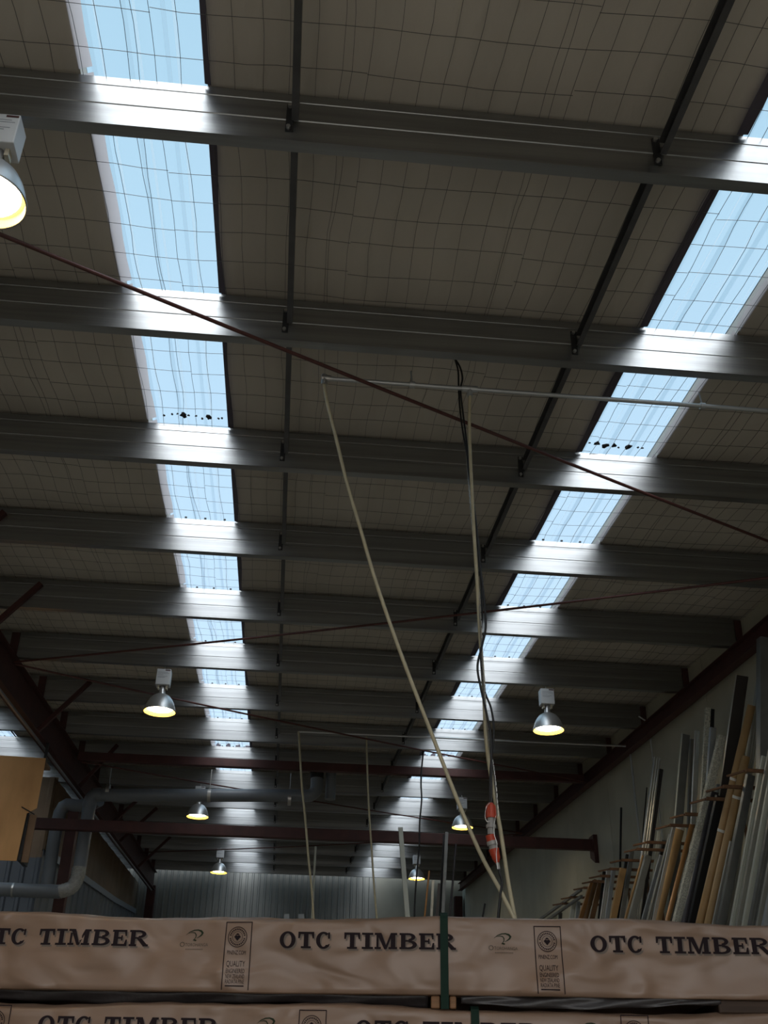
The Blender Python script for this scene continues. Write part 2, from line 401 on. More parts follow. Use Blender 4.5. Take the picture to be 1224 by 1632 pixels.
# ---------------------------------------------------------------- purlins
NP = 16
def purlin_mesh():
    d = DP
    prof = [(FL, .02), (FL, 0), (0, 0), (0, .060), (.004, .064), (.004, .078), (0, .082), (0, .205), (.005, .210), (.005, .232), (0, .237), (0, d), (FL, d), (FL, d - .024)]
    mb = MB(); m = len(prof); xa, xb = -7.9, 5.60
    P = [RP(x, V1 + v, wq) for x in (xa, xb) for v, wq in prof]
    mb.add(P, [(i, i+1, m+i+1, m+i) for i in range(m-1)])
    return mb
purlins = []
for k in range(NP):
    lab = 'long galvanised steel roof purlin, the %s one counting back from the viewer' % ORD[k]
    if k == 0:
        p0 = purlin_mesh().build('roof_purlin', M['galv'], origin=RP(0, V1)); solid(p0, .003); p = p0
    else:
        p = p0.copy(); C.objects.link(p); p.location = RP(0, V1 + SPC * k)
    tag(p, lab, 'roof beam', 'purlins across the roof'); purlins.append(p)

# bridging channels between purlins, two rows
def bridging(X, k, row):
    va = V1 + SPC * (k - 1) + (.012 if k > 0 else -.3); vb = V1 + SPC * k
    hh = .10; wq = DP * .5
    where = ('between the %s and %s purlins' % (ORD[k-1], ORD[k])) if k > 0 else 'ahead of the nearest purlin'
    t = empty('bridging_channel', RP(X, (va + vb) / 2, wq), '%s bridging channel %s%s' % ('narrow' if row == 0 else 'broad', where, ', by the pale-edged skylight' if row == 0 else ', toward the concrete wall'), 'roof brace', 'bridging channels')
    mb = MB(); c = .02
    sec = [(c, -hh/2), (-c, -hh/2), (-c, -hh/2 + .004), (c - .004, -hh/2 + .004), (c - .004, hh/2 - .004), (-c, hh/2 - .004), (-c, hh/2), (c, hh/2)]
    a = RP(X, va + .02, wq); b = RP(X, vb - .02, wq)
    mb.prism(a, b, sec, (1, 0, 0)); mb.build('channel', M['bridging'], t)
    mb = MB()
    q = RP(X - .03, vb - .006, wq)
    mb.bar(RP(X - .03, vb - .006, wq - .09), RP(X - .03, vb - .006, wq + .12), .045, .006, (1, 0, 0)); mb.build('end_cleat', M['dark'], t)
    for dw in (-.07, .10):
        mb = MB(); mb.tube([RP(X - .035, vb - .008, wq + dw), RP(X - .035, vb - .03, wq + dw)], .013, 6); mb.build('bolt', M['chain'], t)
for row, X in ((0, -.196), (1, 1.974)):
    for k in range(NP): bridging(X, k, row)

# ---------------------------------------------------------------- rafters, struts, columns
def rafter(name, X, w0, w1, fw, label, va, vb):
    t = empty(name, RP(X, va, w1), label, 'roof beam')
    mb = MB(); hh = (w1 - w0)
    sec = [(-fw/2, -hh/2), (fw/2, -hh/2), (fw/2, -hh/2+.014), (.006, -hh/2+.014), (.006, hh/2-.014), (fw/2, hh/2-.014), (fw/2, hh/2), (-fw/2, hh/2), (-fw/2, hh/2-.014), (-.006, hh/2-.014), (-.006, -hh/2+.014), (-fw/2, -hh/2+.014)]
    mb.prism(RP(X, va, (w0+w1)/2), RP(X, vb, (w0+w1)/2), sec, (1, 0, 0)); mb.build('beam', M['red'], t)
    return t
RXr, RXl = 5.50, -3.80
rr = rafter('wall_rafter', RXr, DP + .004, DP + .22, .13, 'dark red steel rafter running up along the concrete wall under the purlin ends', -4.5, 33.5)
rl = rafter('bay_rafter', RXl, DP + .004, DP + .52, .17, 'deep dark red steel rafter between the two bays, carrying the purlins above the plywood box', -4.5, 33.5)
for k in range(3, NP):
    v = V1 + SPC * k
    mb = MB(); mb.bar(RP(RXr + .06, v - .012, .02), RP(RXr + .06, v - .012, DP + .02), .09, .012, (1, 0, 0)); mb.build('purlin_cleat', M['red'], rr)
    mb = MB(); mb.bar(RP(RXl, v - .012, .02), RP(RXl, v - .012, DP + .02), .11, .012, (1, 0, 0)); mb.build('purlin_cleat', M['red'], rl)
mb = MB(); mb.bar(RP(RXl + .03, 2, DP + .58), RP(RXl + .03, 33, DP + .58), .03, .03, (1, 0, 0)); mb.build('conduit', M['galv_dull'], rl)
# fly braces up to the purlins
for n, (k, x, y) in enumerate(((3, 8, 815), (4, 65, 927), (6, 143, 1082), (8, 206, 1223), (10, 247, 1279), (11, 258, 1303), (13, 278, 1346))):
    v = V1 + SPC * k; top = on_roof(x, y, .06); top = RP(min(top.x, -2.75), v - .03, .07)
    mb = MB(); mb.bar(RP(RXl + .06, v - .03, DP + .5), top, .06, .06, (0, 1, 0)); mb.build('fly_brace', M['red'], rl)

# square struts across the bay
Ys = 18.9
t1 = empty('roof_strut', RP(.8, Ys, DP + .10), 'dark red steel strut spanning the bay close under the purlins', 'roof beam')
mb = MB(); mb.bar(RP(RXl + .09, Ys, DP + .10), RP(RXr - .07, Ys, DP + .10), .12, .15, (0, 1, 0)); o = mb.build('tube', M['red'], t1); bevel(o, .01)
a = on_y(62, 1313, 19.0); b = on_y(943, 1347, 19.0); zz = (a.z + b.z) / 2
t2 = empty('tie_strut', (.8, 19.0, zz), 'red steel tie strut crossing the bay lower down, plated to the concrete wall', 'roof beam')
mb = MB(); mb.bar((a.x - .3, 19.0, a.z), (5.6, 19.0, b.z + .0), .13, .19, (0, 1, 0)); o = mb.build('tube', M['red'], t2); bevel(o, .012)
mb = MB(); zb = b.z
mb.add([(5.58, 18.86, zb + .16), (5.58, 19.14, zb + .16), (5.58, 19.14, zb - .2), (5.58, 18.86, zb - .34), (5.655, 18.86, zb + .16), (5.655, 19.14, zb + .16), (5.655, 19.14, zb - .2), (5.655, 18.86, zb - .34)],
       [(0, 1, 2, 3), (7, 6, 5, 4), (0, 4, 5, 1), (1, 5, 6, 2), (2, 6, 7, 3), (3, 7, 4, 0)]); mb.build('end_plate', M['red'], t2)
# column under the rafter
pc = on_y(108, 1360, 19.75)
mb = MB(); mb.box((pc.x - .095, 19.66, 0), (pc.x + .095, 19.86, 6.45)); o = mb.build('steel_column', M['red']); bevel(o, .008)
tag(o, 'dark red steel column beside the grey ducts under the bay rafter', 'column')
mb = MB(); mb.box((-3.98, 33.35, 0), (-3.74, 33.6, 7.6)); o = mb.build('steel_column', M['red'])
tag(o, 'dark steel column in the far corner by the ribbed back wall', 'column')
mb = MB(); mb.box((5.36, 33.35, 0), (5.60, 33.6, 7.6)); o = mb.build('steel_column', M['red'])
tag(o, 'dark steel column in the far corner by the concrete wall', 'column')

# bracing rods
def rod(xa, va, xb, vb, label):
    wq = DP + .15; mb = MB(); a = RP(xa, va, wq); b = RP(xb, vb, wq); n = 24; pts = []
    for i in range(n + 1):
        s = i / n; pts.append(a.lerp(b, s) - Vector((0, 0, .04 * 4 * s * (1 - s))))
    mb.tube(pts, .014, 8); tag(mb.build('brace_rod', M['red_rod']), label, 'brace rod', 'roof bracing rods')
L0, R0 = RXl + .10, RXr - .08
def vof(y): return y
rod(L0, 4.23, R0, 9.21, 'red-brown bracing rod crossing nearest, below the second and third purlins')
rod(R0, 9.25, L0, 13.62, 'red-brown bracing rod crossing under the fifth and sixth purlins')
rod(L0, 13.70, R0, 18.85, 'red-brown bracing rod crossing behind the silver pendant lamps, before the upper strut')
rod(L0, 19.05, R0, 24.1, 'dark bracing rod crossing just beyond the upper red strut')
rod(R0, 24.2, L0, 28.9, 'farthest dark bracing rod crossing above the lower red strut')

# ---------------------------------------------------------------- lamps
def make_lamp():
    t = empty('pendant_lamp', (0, 0, 0), '', 'lamp', 'highbay lamps')
    mb = MB(); mb.tube([(0, 0, .03), (0, 0, -.03)], .008, 6); mb.build('hook', M['chain'], t)
    mb = MB(); mb.box((-.095, -.075, -.25), (.095, .075, -.03)); o = mb.build('gear_box', M['lampbox'], t); bevel(o, .006)
    for i, (ya, wdt) in enumerate(((-.075, .13), (-.092, .15), (-.112, .07), (-.135, .13), (-.15, .10))):
        pm = MB(); pm.box((-.075, -.0765, ya - .004), (-.075 + wdt, -.0752, ya)); pm.build('printed_line', M['print_'], o)
    pm = MB(); pm.box((.02, -.0765, -.055), (.088, -.0752, -.040)); pm.build('red_mark', M['red'], o)
    for sx_ in (-1, 1):
        pm = MB(); pm.box((sx_*.055 - .012, -.03, -.30), (sx_*.055 + .012, .03, -.25)); pm.build('bracket', M['brass'], t)
    mb = MB(); mb.lathe([(.0, -.25), (.034, -.25), (.038, -.30), (.042, -.345), (.047, -.37)], 24); mb.build('neck', M['spun'], t)
    R = [(.045, -.365), (.075, -.375), (.115, -.40), (.150, -.44), (.178, -.49), (.198, -.545), (.210, -.595), (.214, -.61)]
    mb = MB(); mb.lathe(R, 48); o = mb.build('shade', M['spun'], t)
    Ri = [(r - .003, z - .001) for r, z in R]
    mb = MB(); mb.lathe(Ri, 48); mb.build('reflector', M['refl'], o)
    mb = MB(); mb.lathe([(.214, -.604), (.218, -.607), (.218, -.615), (.210, -.615)], 48); mb.build('rim', M['spun'], o)
    mb = MB(); mb.lathe([(0.001, -.588), (.08, -.586), (.14, -.580), (.172, -.568), (.178, -.556)], 40); mb.build('lens', M['lens'], t)
    return t
LP = [((12, 193), 'big silver pendant lamp nearest the viewer, cut by the picture edge below the nearest purlin'),
      ((263, 1066), 'silver pendant lamp in front of the sixth purlin, beside the deep rafter'),
      ((870, 1097), 'silver pendant lamp in front of the sixth purlin, toward the concrete wall'),
      ((320, 1252), 'silver pendant lamp hanging in front of the long grey duct'),
      ((736, 1270), 'pale pendant lamp partly behind the slanting cream hose'),
      ((352, 1352), 'small far pendant lamp before the ribbed wall, below the lower red strut'),
      ((664, 1362), 'small far pendant lamp by the black hanging cable, below the lower strut')]
lamp0 = make_lamp()
for i, ((x, y), lab) in enumerate(LP):
    o = lamp0 if i == 0 else dup(lamp0)
    p = on_roof(x, y, DP + .03); o.location = p; o['label'] = lab

# ---------------------------------------------------------------- air pipes, hoses, cables
PW = .5
pa = on_roof(517, 603, PW); Yp, Zp = pa.y, pa.z
t = empty('air_pipe', (2.5, Yp, Zp), 'thin galvanised air pipe hung crosswise under the second purlin', 'pipe')
mb = MB(); mb.tube([(pa.x, Yp, Zp), (5.58, Yp, Zp)], .017, 8); mb.build('pipe', M['pipe'], t)
mb = MB(); mb.tube([(pa.x - .02, Yp, Zp), (pa.x + .05, Yp, Zp)], .027, 8); mb.tube([(pa.x, Yp, Zp + .03), (pa.x, Yp, Zp - .06)], .024, 8); mb.build('elbow', M['chain'], t)
ht = on_roof(748, 622, PW)
mb = MB(); mb.tube([(ht.x - .06, Yp, Zp), (ht.x + .06, Yp, Zp)], .026, 8); mb.tube([(ht.x, Yp, Zp), (ht.x, Yp, Zp - .07)], .022, 8); mb.build('tee', M['pipe'], t)
for x in (658, 1119):
    p = on_roof(x, 608 if x < 800 else 648, PW)
    mb = MB(); mb.tube([(p.x, Yp - .0, Zp), (p.x - .01, Yp, RP(0, 6.25, DP).z - .01 + .02)], .006, 6); mb.tube([(p.x - .02, Yp, Zp), (p.x + .02, Yp, Zp)], .026, 8)
    mb.build('hanger', M['pipe'], t)

def strand(name, pts, Y0, Y1, r, m, label, cat, n=8, k=6, start=None, down=False):
    N = len(pts); q = [on_y(x, y, Y0 + (Y1 - Y0) * i / (N - 1)) for i, (x, y) in enumerate(pts)]
    if start is not None: q[0] = Vector(start)
    if down: q += [Vector((q[-1].x, q[-1].y, 1.2)), Vector((q[-1].x, q[-1].y + .1, .02))]
    mb = MB(); mb.tube(smooth_path(q, k), r, n); o = mb.build(name, m); return tag(o, label, cat)
strand('air_hose', [(517, 606), (521, 640), (536, 700), (553, 770), (575, 845), (600, 930), (640, 1045), (690, 1175), (735, 1290), (768, 1365), (795, 1415), (815, 1455), (832, 1490), (838, 1520)], Yp, 6.12, .0125, M['hose'],
       'long cream air hose slanting down from the free end of the thin pipe', 'hose', start=(pa.x, Yp, Zp - .05))
strand('air_hose', [(746, 630), (748, 680), (751, 760), (755, 840), (760, 920), (765, 1010), (771, 1100), (775, 1180), (783, 1240), (792, 1290), (801, 1345), (809, 1400), (818, 1450), (826, 1490), (830, 1520)], Yp, 6.18, .0125, M['hose'],
       'cream air hose hanging from the tee of the thin pipe, beside the orange plugs', 'hose', start=(ht.x, Yp, Zp - .06))
Yc = 6.42
topc = on_roof(723, 570, DP)
strand('power_cable', [(723, 569), (733, 585), (737, 603), (734, 622), (738, 660), (743, 700), (748, 760), (757, 820), (764, 890), (772, 960), (774, 1000), (768, 1030), (761, 1062), (766, 1095), (774, 1130), (781, 1165), (783, 1200), (783, 1240), (783, 1286)], Yc, 6.05, .0075, M['cable'],
       'black power cable looping down to the top orange plug', 'cable')
strand('power_cable', [(724, 570), (730, 590), (731, 618), (733, 650), (738, 690), (746, 735), (753, 800), (760, 860), (767, 930), (768, 980), (766, 1020), (767, 1060), (772, 1100), (783, 1130), (787, 1165), (783, 1210), (781, 1250), (781, 1284)], Yc + .06, 6.09, .007, M['cable'],
       'second black power cable twisting around the first beside the cream hose', 'cable')
strand('power_cable', [(794, 1374), (796, 1390), (800, 1405), (797, 1430), (793, 1470), (791, 1510)], 6.05, 6.05, .007, M['cable'], 'dark cable leaving the bottom of the lower orange plug', 'cable', down=True)
# twisted steel chain beside the cables
cp_ = [on_y(x, y, 6.40 - .35 * i / 9) for i, (x, y) in enumerate([(741, 685), (745, 740), (750, 800), (757, 880), (764, 960), (768, 1040), (772, 1110), (779, 1180), (788, 1240), (793, 1300)])]
path = smooth_path(cp_, 28); mb = MB()
for i in range(0, len(path) - 1, 2):
    a, b = path[i], path[min(i + 3, len(path) - 1)]; tt = (b - a).normalized()
    s = Vector((1, 0, 0)) if (i // 2) % 2 else Vector((.3, 1, 0)); s = (s - tt * s.dot(tt)).normalized()
    loop = [a + s * .006, b + s * .006, b + tt * .004, b - s * .006, a - s * .006, a - tt * .004, a + s * .006]
    mb.tube(loop, .0018, 4, False)
tag(mb.build('steel_chain', M['chain']), 'thin steel chain hanging with the black cables beside the cream hose', 'chain')

def plug(pts, Y, label, parts):
    q = [on_y(x, y, Y) for x, y in pts]; a, b = q; ax = (b - a).normalized()
    t = empty('power_plug', b, label, 'plug', 'orange plugs on the hanging cable')
    L = (b - a).length
    for name, m, s0, s1, r0, r1 in parts:
        mb = MB(); n = 5; pts_ = [a + ax * (L * (s0 + (s1 - s0) * i / n)) for i in range(n + 1)]
        mb.tube(pts_, [r0 + (r1 - r0) * i / n for i in range(n + 1)], 18); mb.build(name, M[m], t)
    return t
u = .0037
pl1 = plug([(782, 1280), (783, 1330)], 6.05, 'upper orange and smoky plug on the hanging cable, wired to the chain', [
    ('cap', 'orange', 0, .08, 4*u, 7*u), ('body', 'orange', .08, .48, 7.4*u, 7.8*u), ('socket', 'clearplug', .48, .70, 5.6*u, 6*u), ('collar', 'clearplug', .70, .80, 7.8*u, 7.8*u), ('nose', 'clearplug', .80, 1.0, 5.6*u, 5.6*u)])
for k_ in range(10):
    an = 2 * math.pi * k_ / 10; a = on_y(782, 1285, 6.05); b = on_y(783, 1303, 6.05)
    mb = MB(); dv = Vector((math.cos(an), math.sin(an), 0)) * .029; mb.tube([a + dv * .95, b + dv], .003, 5); mb.build('grip_rib', M['orange'], pl1)
mb = MB(); mb.tube(smooth_path([on_y(x, y, 6.0) for x, y in ((781, 1279), (775, 1287), (773, 1300), (776, 1309), (781, 1308))]), .002, 5); mb.build('tie_wire', M['chain'], pl1)
pl2 = plug([(781, 1331), (793, 1376)], 6.05, 'lower orange and smoky plug on the hanging cable, just above the lower strut', [
    ('ring', 'orange', 0, .24, 7.5*u, 7.5*u), ('collar', 'clearplug', .22, .36, 8.2*u, 8.2*u), ('socket', 'clearplug', .36, .52, 6*u, 6.6*u), ('body', 'orange', .50, .86, 8.3*u, 6*u), ('cap', 'orange', .86, .98, 5.5*u, 3.5*u), ('gland', 'clearplug', .98, 1.2, 3*u, 2.2*u)])
mb = MB(); mb.tube(smooth_path([on_y(x, y, 5.98) for x, y in ((790, 1300), (787, 1325), (792, 1345), (791, 1362), (793, 1385))]), .002, 5); mb.build('tie_wire', M['chain'], pl2)

# farther pipe with two hoses
pb = on_roof(476, 1166, .47); Yq, Zq = pb.y, pb.z
mb = MB(); mb.tube([(pb.x, Yq, Zq), (5.53, Yq, Zq + .02), (5.56, Yq, Zq - .05), (5.58, Yq, 3.0)], .017, 8)
tag(mb.build('air_pipe', M['pipe']), 'farther thin air pipe hung under the seventh purlin and dropping down the concrete wall', 'pipe')
strand('air_hose', [(476, 1167), (478, 1200), (481, 1250), (486, 1300), (491, 1360), (497, 1420), (500, 1470), (502, 1500)], Yq, Yq, .017, M['hose'], 'far cream air hose hanging before the grey duct elbow', 'hose', start=(pb.x, Yq, Zq))
strand('air_hose', [(584, 1176), (585, 1215), (588, 1290), (592, 1350), (596, 1410), (601, 1470), (603, 1500)], Yq, Yq, .015, M['hose'], 'far cream air hose hanging alone between the two skylight rows', 'hose', start=on_y(584, 1176, Yq) + Vector((0, 0, .02)))
strand('power_cable', [(678, 1154), (676, 1185), (672, 1225), (671, 1250), (672, 1275), (669, 1310), (668, 1350), (664, 1395), (661, 1440), (660, 1490)], 17.66, 17.66, .014, M['cable'], 'black cable hanging in front of the small far lamp', 'cable')
c1 = on_x(1034, 1154, 5.6)
mb = MB(); mb.tube([(5.45, c1.y, c1.z + .12), (5.54, c1.y, c1.z + .06), (5.60, c1.y, c1.z), (5.62, c1.y, 3.0)], .014, 8)
tag(mb.build('wall_conduit', M['pipe']), 'thin conduit dropping from the rafter down the concrete wall', 'pipe')

# ---------------------------------------------------------------- ducts
YD = 19.32
t = empty('dust_duct', on_y(300, 1265, YD), 'long grey round duct crossing under the roof with branches beside the red column', 'duct')
r = .115
A = on_y(148, 1266, YD); B = on_y(486, 1268, YD); zt = (A.z + B.z) / 2
xv = on_y(140, 1300, YD).x; xv2 = on_y(88, 1300, YD).x
mb = MB(); mb.tube(smooth_path([(B.x, YD, B.z), (A.x + .3, YD, A.z), (A.x + .12, YD, A.z)], 4), r, 20); mb.build('main_run', M['pvc'], t)
mb = MB(); mb.tube(smooth_path([(A.x + .14, YD, A.z), (xv + .06, YD, A.z - .02), (xv, YD, A.z - .12), (xv, YD, A.z - .22)], 5), r * 1.06, 20); mb.build('elbow', M['pvc'], t)
zl = on_y(60, 1420, YD).z
mb = MB(); mb.tube([(xv, YD, A.z - .2), (xv, YD, zl + .38)], r, 20); mb.build('drop', M['pvc'], t)
mb = MB(); pts = smooth_path([(xv, YD, zl + .42), (xv - .01, YD, zl + .25), (xv - .08, YD, zl + .08), (xv - .28, YD, zl)], 8)
mb.tube(pts, [r * (1.0 + .06 * (i % 2)) for i in range(len(pts))], 20); mb.build('flexible_elbow', M['clear'], t)
mb = MB(); mb.tube([(xv - .26, YD, zl), (-7.2, YD, zl + .02)], r, 20); mb.build('branch', M['pvc'], t)
mb = MB(); mb.tube([(xv2 - .5, YD, zl), (xv2 - .47, YD, zl)], r * 1.06, 20); mb.build('clamp', M['chain'], t)
mb = MB(); mb.tube(smooth_path([(A.x + .1, YD + .2, A.z - .05), (A.x - .1, YD + .36, A.z - .10), (xv2 + .3, YD + .36, A.z - .13), (xv2, YD + .36, A.z - .26), (xv2, YD + .36, zl + .05)], 5), r, 18); mb.build('second_drop', M['pvc'], t)
# riser at the far end of the run
up = on_y(500, 1232, YD)
mb = MB(); mb.tube(smooth_path([(B.x - .04, YD, B.z), (B.x + .1, YD, B.z + .01), (B.x + .2, YD, B.z + .12), (B.x + .2, YD, up.z - .05)], 6), r, 20); mb.build('riser_elbow', M['pvc'], t)
mb = MB(); mb.tube([(B.x + .2, YD, up.z - .10), (B.x + .2, YD, up.z + .05)], r * 1.12, 20); mb.build('riser_clamp', M['dark'], t)
mb = MB(); mb.tube([(B.x + .47, YD + .1, B.z - .02), (B.x + .47, YD + .1, up.z + .05)], r * .85, 18); mb.build('side_riser', M['pvc'], t)
for x in (172, 334, 462):
    p = on_y(x, 1262, YD)
    mb = MB(); mb.tube([(p.x, YD, p.z), (p.x, YD, 7.15)], .008, 6); mb.tube([(p.x - .03, YD, zt), (p.x + .03, YD, zt)], r * 1.05, 18); mb.build('hanger', M['chain'], t)

# ---------------------------------------------------------------- plywood box below the rafter
YP = 16.0
tl = on_y(73, 1211, YP); br = on_y(43, 1373, YP); bl = on_y(0, 1372, YP)
t = empty('plywood_box', (tl.x - .8, YP, br.z), 'orange-brown plywood box hung below the deep rafter beside the red column', 'box')
zt_, zb_ = tl.z + .02, br.z; zn = on_y(55, 1295, YP).z; xr = tl.x
mb = MB(); x0 = xr - 1.9
mb.add([(x0, YP, zb_), (xr - .15, YP, zb_), (xr - .13, YP, zn - .02), (xr, YP, zn + .06), (xr, YP, zt_), (x0, YP, zt_ + .03)], [(0, 1, 2, 3, 4, 5)])
o = mb.build('front_panel', M['ply'], t); solid(o, .018, 1)
mb = MB(); mb.box((xr - .16, YP + .02, zb_ + .02), (xr - .10, YP + .5, zn)); mb.build('shaded_side_panel', M['dark'], t)  # near-black colour stands in for the shade in the box's hollow side
mb = MB(); mb.box((xr - .10, YP + .05, zb_), (xr + .0, YP + .09, zn - .02)); mb.build('side_batten', M['ply_dark'], t)
mb = MB(); mb.box((x0, YP + .02, zt_ - .04), (xr - .02, YP + .5, zt_)); mb.build('top_panel', M['ply_dark'], t)
for xx in (xr - .06, xr - 1.5):
    mb = MB(); mb.box((xx, YP + .1, zt_ - .03), (xx + .04, YP + .14, RP(0, YP, DP + .5).z)); mb.build('hanger_strap', M['dark'], t)
mb = MB(); mb.tube([on_y(34 + .5, 1286, YP - .03), on_y(55, 1298, YP - .03)], .008, 6); mb.build('hook', M['dark'], t)

# ---------------------------------------------------------------- profile rack on the concrete wall
ARM = [(1187, 1231), (1155.6, 1254), (1129, 1275), (1095.6, 1291), (1075, 1310.5), (1032.6, 1343), (1011.5, 1356.6), (993, 1369), (976, 1382), (958, 1394), (945, 1406), (936, 1416.7), (911, 1429), (897, 1437)]
ys = [on_x(x, y, 4.9).y for x, y in ARM]; ZA = 4.905
def sec_box(a, b): return [(-a/2, -b/2), (a/2, -b/2), (a/2, b/2), (-a/2, b/2)]
def sec_chan(a, b):
    k = min(a, b) * .14; return [(-a/2, -b/2), (a/2, -b/2), (a/2, b/2), (a/2-k, b/2), (a/2-k, -b/2+k), (-a/2+k, -b/2+k), (-a/2+k, b/2), (-a/2, b/2)]
def sec_ribbed(a, b):
    h = b/2; g = a*.08
    return [(-a/2, -h), (-a/6-g, -h), (-a/6-g, -h+g), (-a/6+g, -h+g), (-a/6+g, -h), (a/6-g, -h), (a/6-g, -h+g), (a/6+g, -h+g), (a/6+g, -h), (a/2, -h), (a/2, h), (-a/2, h)]
def sec_tube(a, b, n=14): return [(a/2*math.cos(2*math.pi*i/n), b/2*math.sin(2*math.pi*i/n)) for i in range(n)]
SEC = dict(box=sec_box, chan=sec_chan, ribbed=sec_ribbed, tube=sec_tube)
def seg_gap(p, q, r, s):
    n = 40; best = 9
    for i in range(n + 1):
        a = p.lerp(q, i / n); d = s - r; u_ = max(0, min(1, (a - r).dot(d) / d.length_squared)); best = min(best, (a - (r + d * u_)).length)
    return best
PLACED = []
def profile(top, bot, wpx, m, kind, label, xt=5.36, xb=4.92, tape=(), edge=None, dpt=.75):
    """one long profile leaning in the rack: its upper end and where it passes the top of the timber stack"""
    best = None
    for ka in range(0, 30):
        for kb in range(0, 30):
            da = (ka + 1) // 2 * (.02 if ka % 2 else -.02); db = (kb + 1) // 2 * (.02 if kb % 2 else -.02)
            if xt + da > 5.58 or (best and abs(da) + abs(db) >= best[0] and best[1] >= 0): continue
            a = on_x(top[0], top[1], xt + da); b = on_x(bot[0], bot[1], xb + db)
            d = b - a; f = a + d * (a.z / (a.z - b.z)); f.z = 0; wm = wpx * pxm(b)
            if f.x > 5.55 or f.x < 3.3: continue
            gap = min([seg_gap(a, f, p, q) - (wm + w2) * .56 for p, q, w2 in PLACED] + [1])
            ok = min(gap, 0)
            if best is None or ok > best[1] + 1e-6 or (ok == best[1] and abs(da) + abs(db) < best[0]): best = (abs(da) + abs(db), ok, a, b, f, wm)
    _, _, a, b, f, wm = best; PLACED.append((a, f, wm)); sec = SEC[kind](wm, wm * dpt)
    t = empty('aluminium_profile', f, label, 'metal profile', 'profiles leaning in the wall rack')
    if m in ('tan', 'copper', 'brown'): t.name = 'wrapped_profile'; t['category'] = 'wrapped profile'
    mb = MB(); mb.prism(f, a, sec, (1, 0, 0), kind == 'tube'); o = mb.build('bar', PM[m], t)
    if kind != 'tube': bevel(o, min(.004, wm * .08), 1)
    ax = (a - f).normalized(); s = Vector((1, 0, 0)); s = (s - ax * s.dot(ax)).normalized(); n_ = ax.cross(s)
    if edge:
        mb = MB(); off = s * (-wm/2 - .003); mb.bar(f + off, a + off + ax * .01, .008, wm * dpt * 1.04, s); mb.build('edge_strip', PM[edge], t)
    for q in tape:
        c = a.lerp(f, q); mb = MB(); mb.prism(c - ax * .016, c + ax * .016, SEC['tube' if kind == 'tube' else 'box'](wm * 1.06, wm * dpt * 1.06), (1, 0, 0)); mb.build('tape_band', PM['tape'], t)
    return t
P = profile
# nearest (picture edge) to farthest
P((1219, 1018), (1219, 1470), 24, 'slate', 'chan', 'widest grey channel standing at the picture edge, taller than all its neighbours', 5.40, 5.0)
P((1183, 1077), (1128, 1470), 20, 'umber', 'box', 'tall wide near-black panel with a thin silver edge, left of the tallest tan tube', 5.45, 5.15, edge='silver', dpt=.14)
P((1198, 1124), (1115, 1473), 13, 'tan', 'tube', 'tallest tan wrapped tube with white tape bands, rising past the black panel', 5.28, 4.78, tape=(.13, .22), dpt=1)
P((1189, 1205), (1129, 1472), 13, 'tan', 'tube', 'second tan wrapped tube, parallel and close beside the tallest one', 5.24, 4.80, tape=(.08,), dpt=1)
P((1213, 1080), (1158, 1472), 12, 'grey', 'ribbed', 'slim grey ribbed profile rising directly beside the tallest tan tube', 5.40, 4.90)
P((1166, 1341), (1138, 1472), 6, 'silver', 'chan', 'short slim silver channel in front of the second tan tube', 4.95, 4.74)
P((1196, 1235), (1149, 1472), 13, 'slate', 'box', 'blue-grey box profile between the second tan tube and the pale bundle', 5.16, 4.78)
P((1218, 1205), (1168, 1471), 8, 'pale', 'ribbed', 'pale grey ribbed profile, first of the bundle beside the blue-grey box', 5.12, 4.74)
P((1228, 1195), (1177, 1471), 7, 'grey', 'chan', 'mid grey channel, second of the bundle beside the blue-grey box', 5.12, 4.74)
P((1238, 1190), (1187, 1471), 8, 'pale', 'chan', 'pale channel, third of the bundle beside the blue-grey box', 5.12, 4.74)
P((1250, 1195), (1199, 1471), 11, 'slate', 'ribbed', 'dark slate ribbed profile toward the picture edge, beyond the pale bundle', 5.12, 4.74)
P((1262, 1195), (1210, 1471), 8, 'grey', 'chan', 'grey channel second from the lower picture edge, past the slate one', 5.12, 4.74)
P((1274, 1195), (1221, 1471), 11, 'bluegrey', 'box', 'blue-grey bar cut by the lower picture edge', 5.12, 4.74)
P((1128, 1128), (1112, 1440), 9, 'bubble', 'box', 'glinting bubble-wrapped bar with a black back, upright behind the slanting wrapped one', 5.40, 5.12)
P((1135, 1130), (1124, 1440), 7, 'black', 'box', 'black bar standing directly behind the upright bubble-wrapped one', 5.44, 5.15)
P((1136, 1160), (1117, 1450), 10, 'bluegrey', 'chan', 'blue-grey channel between the two bubble-wrapped bars', 5.37, 5.06)
P((1151, 1172), (1077, 1474), 12, 'bubble', 'box', 'long slanting bubble-wrapped bar glinting along its whole length', 5.30, 4.76)
P((1140, 1262), (1090, 1474), 12, 'dark', 'tube', 'glossy black-purple tube just right of the slanting bubble-wrapped bar', 5.20, 4.78)
P((1147, 1268), (1102, 1474), 12, 'black', 'chan', 'black channel beside the glossy dark tube', 5.24, 4.84)
P((1146, 1250), (1128, 1420), 9, 'bluegrey', 'tube', 'short blue-grey tube ending just under the black panel edge', 5.30, 5.06)
P((1135, 1326), (1124, 1440), 10, 'silver', 'chan', 'short silver channel in front of the dark bars, left of the tan tubes', 5.34, 5.24)
P((1111, 1165), (1100, 1420), 8, 'silver', 'ribbed', 'silver ribbed bar between the white-edged bar and the bubble-wrapped ones', 5.40, 5.12)
P((1104, 1178), (1096, 1420), 9, 'slate', 'box', 'slate box bar left of the silver ribbed bar', 5.43, 5.16)
P((1093, 1171), (1070, 1455), 13, 'slate', 'chan', 'tall dark channel with a bright white edge, standing free above the rack arms', 5.38, 4.98, edge='pale', dpt=.4)
